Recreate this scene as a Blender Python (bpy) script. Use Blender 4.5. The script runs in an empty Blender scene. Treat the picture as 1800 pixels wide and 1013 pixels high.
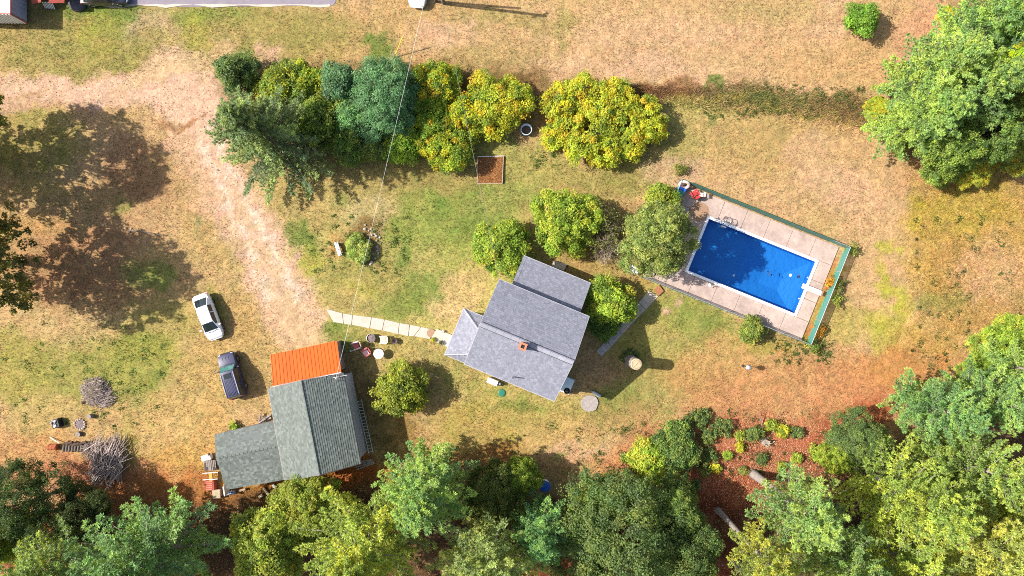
import bpy, math, random
import numpy as np
from mathutils import Vector

# ------------------------------------------------------------------ camera, sky, sun, exposure
C = bpy.data.collections.new("place"); bpy.context.scene.collection.children.link(C)
SC = bpy.context.scene
H = 66.67                       # flying height, metres
S = 18.0                        # photo pixels per metre on the ground
cam = bpy.data.cameras.new("camera"); cam.lens = 24.0; cam.sensor_width = 36.0
cam.clip_start = 0.5; cam.clip_end = 2000
co = bpy.data.objects.new("camera", cam); co.location = (0, 0, H); C.objects.link(co); SC.camera = co

SUN_EL, SUN_AZ = math.radians(42), math.radians(7)      # shadows fall to +x and a little to -y
W = bpy.data.worlds.new("World"); SC.world = W; W.use_nodes = True
nt = W.node_tree; bg = nt.nodes['Background']
sky = nt.nodes.new('ShaderNodeTexSky'); sky.sky_type = 'NISHITA'; sky.sun_disc = False
sky.sun_elevation = SUN_EL; sky.sun_rotation = math.radians(277); sky.air_density = 1.0; sky.dust_density = 2.5; sky.ozone_density = 0.6
nt.links.new(sky.outputs[0], bg.inputs[0]); bg.inputs[1].default_value = 0.12
sl = bpy.data.lights.new("sun", 'SUN'); sl.energy = 5.0; sl.angle = math.radians(0.5); sl.color = (1.0, 0.95, 0.87)
so = bpy.data.objects.new("sun", sl); C.objects.link(so)
so.rotation_euler = Vector((math.cos(SUN_AZ)*math.cos(SUN_EL), -math.sin(SUN_AZ)*math.cos(SUN_EL), -math.sin(SUN_EL))).to_track_quat('-Z', 'Y').to_euler()
so.location = (-60, 8, 60)
SC.view_settings.view_transform = 'Standard'; SC.view_settings.look = 'None'
SC.view_settings.exposure = 0.98; SC.view_settings.gamma = 1.0; SC.view_settings.use_curve_mapping = False
SC.cycles.filter_width = 1.0; SC.cycles.use_denoising = False
SC.cycles.max_bounces = 6; SC.cycles.transparent_max_bounces = 12
SC.cycles.diffuse_bounces = 3; SC.cycles.glossy_bounces = 2; SC.cycles.transmission_bounces = 4

# ------------------------------------------------------------------ helpers
R = random.Random(7)
NP = np.random.default_rng(11)
PI = math.pi

def P(px, py, z=0.0):
    k = (H - z) / H
    return Vector(((px - 900) / S * k, (506.5 - py) / S * k, z))

def lin(c): return c/12.92 if c <= 0.04045 else ((c+0.055)/1.055)**2.4
KL = 2.15
def col(r, g, b, k=KL):
    """albedo of a surface that shows as this 8-bit colour in full light"""
    return tuple(lin(v/255.)/k for v in (r, g, b))

_root = {}
def thing(name, label, cat, loc=(0, 0, 0), rz=0.0, group=None):
    o = bpy.data.objects.new(name, None); C.objects.link(o); o.empty_display_size = 0.3
    o.location = loc; o.rotation_euler = (0, 0, rz)
    o['label'] = label; o['category'] = cat
    if group: o['group'] = group
    _root[o.name] = Vector(loc)
    return o

def tag(o, label, cat, group=None):
    o['label'] = label; o['category'] = cat
    if group: o['group'] = group
    return o

def link(name, me, mat, parent=None, kind=None):
    if mat is not None and not me.materials: me.materials.append(mat)
    o = bpy.data.objects.new(name, me); C.objects.link(o)
    if parent is not None: o.parent = parent
    if kind: o['kind'] = kind
    return o

def copy_tree(o, loc=None, rz=None, label=None, group=None, parent=None, scale=None):
    c = o.copy(); C.objects.link(c)
    if parent is not None: c.parent = parent
    if loc is not None: c.location = loc
    if rz is not None: c.rotation_euler = (0, 0, rz)
    if scale is not None: c.scale = scale
    if label: c['label'] = label
    if group: c['group'] = group
    for ch in list(o.children): copy_tree(ch, parent=c)
    return c

class MB:
    """collects verts and faces in world (or local) coordinates, builds one mesh object"""
    def __init__(s): s.v = []; s.f = []; s.c = []
    def add(s, vs, fs, colr=None):
        b = len(s.v); s.v += [tuple(v) for v in vs]
        s.f += [tuple(i+b for i in f) for f in fs]
        s.c += [colr or (1, 1, 1)] * len(vs)
        return s
    def hexa(s, p, colr=None):            # p: 4 bottom, 4 top, counterclockwise
        return s.add(p, [(3,2,1,0),(4,5,6,7),(0,1,5,4),(1,2,6,5),(2,3,7,6),(3,0,4,7)], colr)
    def box(s, c, size, rz=0.0, colr=None, rx=0.0, ry=0.0):
        x, y, z = size[0]/2, size[1]/2, size[2]/2
        from mathutils import Euler
        m = Euler((rx, ry, rz)).to_matrix(); c = Vector(c)
        p = [c + m @ Vector(q) for q in ((-x,-y,-z),(x,-y,-z),(x,y,-z),(-x,y,-z),(-x,-y,z),(x,-y,z),(x,y,z),(-x,y,z))]
        return s.hexa(p, colr)
    def cbox(s, c, size, rz=0.0, bev=0.02, colr=None):   # box with chamfered top edges
        x, y, z = size[0]/2, size[1]/2, size[2]
        ca, sa = math.cos(rz), math.sin(rz); c = Vector(c)
        q = lambda a, b, h: (c.x + a*ca - b*sa, c.y + a*sa + b*ca, c.z + h)
        ring = lambda dx, h: [q(-x+dx,-y+dx,h), q(x-dx,-y+dx,h), q(x-dx,y-dx,h), q(-x+dx,y-dx,h)]
        vs = ring(0, 0) + ring(0, z-bev) + ring(bev, z)
        fs = [(3,2,1,0), (8,9,10,11)]
        for k in (0, 4):
            for i in range(4): fs.append((k+i, k+(i+1)%4, k+4+(i+1)%4, k+4+i))
        return s.add(vs, fs, colr)
    def prism(s, poly, z0, z1, colr=None):
        n = len(poly)
        return s.add([(p[0],p[1],z0) for p in poly] + [(p[0],p[1],z1) for p in poly],
                     [tuple(range(n-1,-1,-1)), tuple(range(n,2*n))] + [(i,(i+1)%n,n+(i+1)%n,n+i) for i in range(n)], colr)
    def slab(s, poly, t, colr=None):      # 3D planar polygon thickened downward
        n = len(poly); lo = [(p[0],p[1],p[2]-t) for p in poly]
        return s.add(lo + [tuple(p) for p in poly],
                     [tuple(range(n-1,-1,-1)), tuple(range(n,2*n))] + [(i,(i+1)%n,n+(i+1)%n,n+i) for i in range(n)], colr)
    def tube(s, pts, rad, n=8, colr=None, cap=True):
        pts = [Vector(p) for p in pts]; m = len(pts)
        rad = rad if isinstance(rad, (list, tuple)) else [rad]*m
        vs = []
        for i, p in enumerate(pts):
            d = (pts[min(i+1,m-1)] - pts[max(i-1,0)]).normalized()
            a = d.orthogonal().normalized() if abs(d.z) > 0.9 else d.cross(Vector((0,0,1))).normalized()
            b = d.cross(a)
            for k in range(n):
                t = 2*PI*k/n
                vs.append(p + (a*math.cos(t) + b*math.sin(t))*rad[i])
        fs = [(i*n+k, i*n+(k+1)%n, (i+1)*n+(k+1)%n, (i+1)*n+k) for i in range(m-1) for k in range(n)]
        if cap: fs += [tuple(range(n-1,-1,-1)), tuple(range((m-1)*n, m*n))]
        return s.add(vs, fs, colr)
    def lathe(s, prof, c=(0,0,0), n=20, colr=None, cap=True):   # prof: (r,z)
        c = Vector(c); m = len(prof)
        vs = [(c.x+r*math.cos(2*PI*k/n), c.y+r*math.sin(2*PI*k/n), c.z+z) for r, z in prof for k in range(n)]
        fs = [(i*n+k, i*n+(k+1)%n, (i+1)*n+(k+1)%n, (i+1)*n+k) for i in range(m-1) for k in range(n)]
        if cap: fs += [tuple(range(n-1,-1,-1)), tuple(range((m-1)*n, m*n))]
        return s.add(vs, fs, colr)
    def torus(s, c, r0, r1, tilt=(0,0,0), n=28, m=10, colr=None):
        from mathutils import Euler
        e = Euler(tilt).to_matrix(); c = Vector(c); vs = []
        for i in range(n):
            a = 2*PI*i/n
            for j in range(m):
                b = 2*PI*j/m
                vs.append(c + e @ Vector(((r0+r1*math.cos(b))*math.cos(a), (r0+r1*math.cos(b))*math.sin(a), r1*math.sin(b))))
        fs = [(i*m+j, ((i+1)%n)*m+j, ((i+1)%n)*m+(j+1)%m, i*m+(j+1)%m) for i in range(n) for j in range(m)]
        return s.add(vs, fs, colr)
    def rock(s, c, r, rng, colr=None, flat=0.7):
        c = Vector(c); n, m = 7, 4; vs = []
        for i in range(m):
            a = -PI/2 + PI*(i+0.5)/m
            for k in range(n):
                t = 2*PI*k/n + i*0.4; q = r*rng.uniform(0.8, 1.15)
                vs.append(c + Vector((q*math.cos(a)*math.cos(t), q*math.cos(a)*math.sin(t), q*flat*math.sin(a))))
        fs = [(i*n+k, i*n+(k+1)%n, (i+1)*n+(k+1)%n, (i+1)*n+k) for i in range(m-1) for k in range(n)]
        fs += [tuple(range(n-1,-1,-1)), tuple(range((m-1)*n, m*n))]
        return s.add(vs, fs, colr)
    def build(s, name, mat, parent=None, smooth=False, kind=None, bevel=0):
        off = Vector((0,0,0)); q = parent
        if q is not None:
            while q.parent is not None: q = q.parent
            off = _root.get(q.name, Vector((0,0,0)))
        me = bpy.data.meshes.new(name)
        me.from_pydata([(v[0]-off.x, v[1]-off.y, v[2]-off.z) for v in s.v], [], s.f)
        if any(c != (1,1,1) for c in s.c):
            a = me.color_attributes.new('Col', 'FLOAT_COLOR', 'POINT')
            a.data.foreach_set('color', np.array([(*c, 1.0) for c in s.c], dtype=np.float32).ravel())
        if smooth: me.polygons.foreach_set('use_smooth', [True]*len(me.polygons))
        o = link(name, me, mat, parent, kind)
        if bevel:
            b = o.modifiers.new('bevel', 'BEVEL'); b.width = bevel; b.segments = 2; b.limit_method = 'ANGLE'
        return o

def np_mesh(name, V, nper, cols=None, smooth=False):
    """V: (N*nper,3) array; every nper verts make one face"""
    n = len(V); me = bpy.data.meshes.new(name)
    me.vertices.add(n); me.vertices.foreach_set('co', np.ascontiguousarray(V, dtype=np.float32).ravel())
    me.loops.add(n); me.loops.foreach_set('vertex_index', np.arange(n, dtype=np.int32))
    me.polygons.add(n//nper); me.polygons.foreach_set('loop_start', np.arange(0, n, nper, dtype=np.int32))
    me.update(calc_edges=True)
    if cols is not None:
        a = me.color_attributes.new('Col', 'FLOAT_COLOR', 'POINT')
        rgba = np.ones((n, 4), dtype=np.float32); rgba[:, :3] = np.repeat(cols, nper, axis=0)
        a.data.foreach_set('color', rgba.ravel())
    return me

# ------------------------------------------------------------------ materials
def mat(name, base=(0.5,0.5,0.5), rough=0.8, spec=0.3, metal=0.0, noise=0.0, nscale=3.0, bump=0.0, bscale=20.0, vcol=False, objcol=False, coat=0.0, noise2=0.0, nscale2=0.4):
    m = bpy.data.materials.new(name); m.use_nodes = True
    t = m.node_tree; b = t.nodes['Principled BSDF']; L = t.links.new
    b.inputs['Roughness'].default_value = rough; b.inputs['Specular IOR Level'].default_value = spec
    b.inputs['Metallic'].default_value = metal; b.inputs['Coat Weight'].default_value = coat
    cur = None
    if vcol:
        a = t.nodes.new('ShaderNodeVertexColor'); a.layer_name = 'Col'; cur = a.outputs[0]
        if base != (1,1,1):
            x = t.nodes.new('ShaderNodeMix'); x.data_type = 'RGBA'; x.blend_type = 'MULTIPLY'; x.inputs[0].default_value = 1
            L(cur, x.inputs[6]); x.inputs[7].default_value = (*base, 1); cur = x.outputs[2]
    else:
        r = t.nodes.new('ShaderNodeRGB'); r.outputs[0].default_value = (*base, 1); cur = r.outputs[0]
    if objcol:
        oi = t.nodes.new('ShaderNodeObjectInfo')
        x = t.nodes.new('ShaderNodeMix'); x.data_type = 'RGBA'; x.blend_type = 'MULTIPLY'; x.inputs[0].default_value = 1
        L(cur, x.inputs[6]); L(oi.outputs['Color'], x.inputs[7]); cur = x.outputs[2]
    tc = t.nodes.new('ShaderNodeTexCoord')
    for amt, sc in ((noise, nscale), (noise2, nscale2)):
        if amt <= 0: continue
        n = t.nodes.new('ShaderNodeTexNoise'); n.inputs['Scale'].default_value = sc; n.inputs['Detail'].default_value = 6; n.inputs['Roughness'].default_value = 0.65
        L(tc.outputs['Object'], n.inputs['Vector'])
        mr = t.nodes.new('ShaderNodeMapRange'); mr.inputs[1].default_value = 0.3; mr.inputs[2].default_value = 0.7
        mr.inputs[3].default_value = 1-amt; mr.inputs[4].default_value = 1+amt
        L(n.outputs['Fac'], mr.inputs[0])
        x = t.nodes.new('ShaderNodeVectorMath'); x.operation = 'SCALE'
        L(cur, x.inputs[0]); L(mr.outputs[0], x.inputs['Scale']); cur = x.outputs[0]
    L(cur, b.inputs['Base Color'])
    if bump > 0:
        n = t.nodes.new('ShaderNodeTexNoise'); n.inputs['Scale'].default_value = bscale; n.inputs['Detail'].default_value = 5
        L(tc.outputs['Object'], n.inputs['Vector'])
        bp = t.nodes.new('ShaderNodeBump'); bp.inputs['Strength'].default_value = bump; bp.inputs['Distance'].default_value = 0.05
        L(n.outputs['Fac'], bp.inputs['Height']); L(bp.outputs[0], b.inputs['Normal'])
    return m

def leaf_mat(name, trans=0.35, rough=0.55):
    m = bpy.data.materials.new(name); m.use_nodes = True
    t = m.node_tree; b = t.nodes['Principled BSDF']; L = t.links.new; out = t.nodes['Material Output']
    a = t.nodes.new('ShaderNodeVertexColor'); a.layer_name = 'Col'
    oi = t.nodes.new('ShaderNodeObjectInfo')
    x = t.nodes.new('ShaderNodeMix'); x.data_type = 'RGBA'; x.blend_type = 'MULTIPLY'; x.inputs[0].default_value = 1
    L(a.outputs[0], x.inputs[6]); L(oi.outputs['Color'], x.inputs[7])
    L(x.outputs[2], b.inputs['Base Color']); b.inputs['Roughness'].default_value = rough; b.inputs['Specular IOR Level'].default_value = 0.25
    tr = t.nodes.new('ShaderNodeBsdfTranslucent')
    y = t.nodes.new('ShaderNodeMix'); y.data_type = 'RGBA'; y.blend_type = 'MULTIPLY'; y.inputs[0].default_value = 1
    L(x.outputs[2], y.inputs[6]); y.inputs[7].default_value = (1.25, 1.25, 0.7, 1)
    L(y.outputs[2], tr.inputs['Color'])
    ms = t.nodes.new('ShaderNodeMixShader'); ms.inputs[0].default_value = trans
    L(b.outputs[0], ms.inputs[1]); L(tr.outputs[0], ms.inputs[2]); L(ms.outputs[0], out.inputs['Surface'])
    return m

M = {}
M['leaf'] = leaf_mat('leaf', .5)
M['needle'] = leaf_mat('needle', 0.42, 0.6)
M['grass'] = leaf_mat('grass_blade', 0.3, 0.7)
M['bark'] = mat('bark', (0.13,0.105,0.085), 0.9, noise=0.35, nscale=6, bump=0.6, bscale=12)
M['bark_grey'] = mat('bark_grey', (0.24,0.205,0.18), 0.9, noise=0.3, nscale=5, bump=0.7, bscale=10)
M['twig'] = mat('twig', (1,1,1), 0.9, vcol=True, noise=0.15, nscale=8)
M['shingle'] = mat('shingle', (1,1,1), 0.88, 0.25, vcol=True, noise=0.14, nscale=14, bump=0.3, bscale=60, noise2=0.06, nscale2=0.6)
M['roof_deck'] = mat('roof_underlay', (0.12,0.12,0.13), 0.9)
M['white_paint'] = mat('white_paint', (0.76,0.76,0.74), 0.55, noise=0.06, nscale=2)
M['white_siding'] = mat('white_siding', (0.62,0.62,0.64), 0.6, noise=0.08, nscale=1.5)
M['grey_siding'] = mat('weathered_siding', (0.34,0.34,0.38), 0.75, noise=0.2, nscale=3)
M['trim'] = mat('grey_trim', (0.34,0.34,0.36), 0.6)
M['brick'] = mat('brick', (0.36,0.12,0.07), 0.9, noise=0.25, nscale=9, bump=0.4)
M['dark'] = mat('dark_metal', (0.03,0.03,0.032), 0.5)
M['black'] = mat('black_plastic', (0.018,0.018,0.02), 0.45)
M['orange'] = mat('orange_metal', (0.50,0.088,0.009), 0.55, 0.15, noise=0.13, nscale=0.7, noise2=0.06, nscale2=9)
M['concrete'] = mat('concrete', (0.40,0.34,0.28), 0.9, noise=0.12, nscale=1.2, bump=0.25, bscale=25, noise2=0.1, nscale2=5)
M['deck'] = mat('deck_concrete', (0.345,0.262,0.225), 0.9, noise=0.24, nscale=0.55, bump=0.25, bscale=25, noise2=0.13, nscale2=3.5)
M['asphalt'] = mat('asphalt', (0.19,0.165,0.19), 0.9, noise=0.1, nscale=1.5, bump=0.3, bscale=40)
M['coping'] = mat('coping', (0.72,0.73,0.75), 0.5, noise=0.05, nscale=3)
M['steel'] = mat('steel', (0.55,0.56,0.58), 0.3, metal=0.9)
M['alu'] = mat('aluminium', (0.5,0.5,0.52), 0.45, metal=0.6)
M['wood'] = mat('wood', (0.3,0.2,0.12), 0.85, noise=0.25, nscale=7, bump=0.3)
M['grey_wood'] = mat('grey_wood', (0.22,0.185,0.165), 0.9, noise=0.3, nscale=8, bump=0.4)
M['pale_wood'] = mat('pale_wood', (0.38,0.30,0.19), 0.85, noise=0.25, nscale=9, bump=0.3)
M['red_wood'] = mat('rusty_step', (0.26,0.11,0.05), 0.85, noise=0.25, nscale=6)
M['tank_rim'] = mat('tank_rim', (.36,.42,.48), .5)
M['stone'] = mat('stone', (0.34,0.3,0.28), 0.9, noise=0.25, nscale=4, bump=0.5)
M['teal_mesh'] = None
M['red'] = mat('red_plastic', (0.42,0.045,0.045), 0.5)
M['faded_red'] = mat('faded_red', (0.40,0.09,0.10), 0.6, noise=0.15, nscale=6)
M['pinkish'] = mat('pale_pink', (0.62,0.42,0.40), 0.6, noise=0.1, nscale=5)
M['tan'] = mat('tan_plastic', (0.62,0.5,0.42), 0.6)
M['blue'] = mat('blue_plastic', (0.02,0.1,0.45), 0.4)
M['barn_red'] = mat('barn_red', (0.3,0.06,0.035), 0.7, noise=0.2, nscale=4)
M['rust'] = mat('rust', (0.3,0.085,0.035), 0.85, noise=0.35, nscale=8, bump=0.3)
M['green'] = mat('green_lid', (0.02,0.13,0.085), 0.5, noise=0.1)
M['yellow'] = mat('yellow_paint', (0.62,0.5,0.05), 0.5)
M['flower'] = mat('flowers', (0.6,0.55,0.03), 0.8, noise=0.4, nscale=20)
M['ochre'] = mat('ochre_paint', (0.5,0.25,0.05), 0.7, noise=0.15, nscale=6)
M['glass_dark'] = mat('car_glass', (0.015,0.02,0.022), 0.06, 0.6)
M['glass_teal'] = mat('teal_glass', (0.05,0.15,0.135), 0.12, 0.6)
M['window'] = mat('window_glass', (0.03,0.04,0.05), 0.05, 0.6)
M['car_white'] = mat('car_white', (0.75,0.76,0.78), 0.3, 0.5, coat=0.8)
M['car_navy'] = mat('car_navy', (0.03,0.032,0.075), 0.42, 0.3, coat=0.15)
M['car_black'] = mat('car_black', (0.02,0.022,0.035), 0.25, 0.6, coat=0.8)
M['tyre'] = mat('tyre', (0.02,0.02,0.02), 0.85)
M['lamp_glass'] = mat('lamp_glass', (0.55,0.58,0.6), 0.25, 0.5)
M['ash'] = mat('ash', (0.16,0.12,0.12), 0.95, noise=0.6, nscale=9, bump=0.8)
M['mat_brown'] = mat('brown_mat', (0.26,0.16,0.10), 0.95, noise=0.15, nscale=6, bump=0.3)
M['straw_fill'] = mat('straw_fill', (1,1,1), 0.95, vcol=True)
M['soil'] = mat('soil', (0.08,0.05,0.035), 0.95, noise=0.4, nscale=10, bump=0.6)
M['steelgrey'] = mat('grey_panel', (0.3,0.33,0.38), 0.5)
M['white_roof'] = mat('trailer_skin', (0.66,0.66,0.66), 0.5, noise=0.12, nscale=1.2)
M['lav_panel'] = mat('trailer_side', (0.24,0.25,0.33), 0.5, noise=0.1, nscale=1.0)
M['terracotta'] = mat('dark_terracotta', (0.11,0.06,0.05), 0.7, noise=0.2, nscale=6)
M['pool_liner'] = mat('pool_liner', (0.017,0.185,0.52), 0.6, 0.2, noise=0.1, nscale=9, noise2=0.04, nscale2=1.0)

def fence_mesh_mat(name, colr, opacity, scale):
    """woven mesh: see-through between the threads"""
    m = bpy.data.materials.new(name); m.use_nodes = True
    t = m.node_tree; b = t.nodes['Principled BSDF']; out = t.nodes['Material Output']; L = t.links.new
    b.inputs['Base Color'].default_value = (*colr, 1); b.inputs['Roughness'].default_value = 0.6
    tp = t.nodes.new('ShaderNodeBsdfTransparent'); ms = t.nodes.new('ShaderNodeMixShader'); ms.inputs[0].default_value = opacity
    L(tp.outputs[0], ms.inputs[1]); L(b.outputs[0], ms.inputs[2]); L(ms.outputs[0], out.inputs['Surface'])
    return m
M['teal_mesh'] = fence_mesh_mat('teal_mesh', (0.07,0.30,0.26), 0.45, 60)
M['green_mesh'] = mat('green_privacy_mesh', (0.075,0.15,0.125), 0.75, noise=0.12, nscale=2)

def water_mat():
    m = bpy.data.materials.new('pool_water'); m.use_nodes = True
    t = m.node_tree; out = t.nodes['Material Output']; L = t.links.new
    t.nodes.remove(t.nodes['Principled BSDF'])
    tp = t.nodes.new('ShaderNodeBsdfTransparent'); tp.inputs[0].default_value = (0.80, 0.93, 0.985, 1)
    gl = t.nodes.new('ShaderNodeBsdfGlossy'); gl.inputs['Roughness'].default_value = 0.04
    fr = t.nodes.new('ShaderNodeFresnel'); fr.inputs[0].default_value = 1.33
    n = t.nodes.new('ShaderNodeTexNoise'); n.inputs['Scale'].default_value = 2.2; n.inputs['Detail'].default_value = 3
    tc = t.nodes.new('ShaderNodeTexCoord'); L(tc.outputs['Object'], n.inputs['Vector'])
    bp = t.nodes.new('ShaderNodeBump'); bp.inputs['Strength'].default_value = 0.15; bp.inputs['Distance'].default_value = 0.03
    L(n.outputs['Fac'], bp.inputs['Height']); L(bp.outputs[0], gl.inputs['Normal']); L(bp.outputs[0], fr.inputs['Normal'])
    ms = t.nodes.new('ShaderNodeMixShader'); L(fr.outputs[0], ms.inputs[0]); L(tp.outputs[0], ms.inputs[1]); L(gl.outputs[0], ms.inputs[2])
    L(ms.outputs[0], out.inputs['Surface'])
    return m
M['water'] = water_mat()

# ------------------------------------------------------------------ ground colours (what grows or lies there)
_lat = {}
def vnoise(x, y, seed):
    if seed not in _lat: _lat[seed] = np.random.default_rng(seed).random((257, 257))
    g = _lat[seed]
    xi = np.floor(x).astype(int); yi = np.floor(y).astype(int)
    fx = x - xi; fy = y - yi; fx = fx*fx*(3-2*fx); fy = fy*fy*(3-2*fy)
    a = g[xi % 256, yi % 256]; b = g[(xi+1) % 256, yi % 256]; c = g[xi % 256, (yi+1) % 256]; d = g[(xi+1) % 256, (yi+1) % 256]
    return (a*(1-fx)+b*fx)*(1-fy) + (c*(1-fx)+d*fx)*fy
def fbm(x, y, seed, octv=4, rough=0.55):
    s = 0; a = 1; tot = 0
    for k in range(octv):
        s = s + a*vnoise(x*2**k + 13.7*k, y*2**k + 7.1*k, seed+k); tot += a; a *= rough
    return s/tot

STRAW=(214,174,124); PINK=(224,181,149); OLIVE=(168,156,86); GREEN=(142,152,72); LIME=(190,184,72)
DIRT=(231,188,156); RUST=(206,150,100); RED=(196,114,80); YEL=(208,170,92); BROWN=(142,98,64); TAN=(203,166,110); PALE=(232,205,170)
GRN2=(120,140,62); LITTER=(158,100,62)
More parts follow.
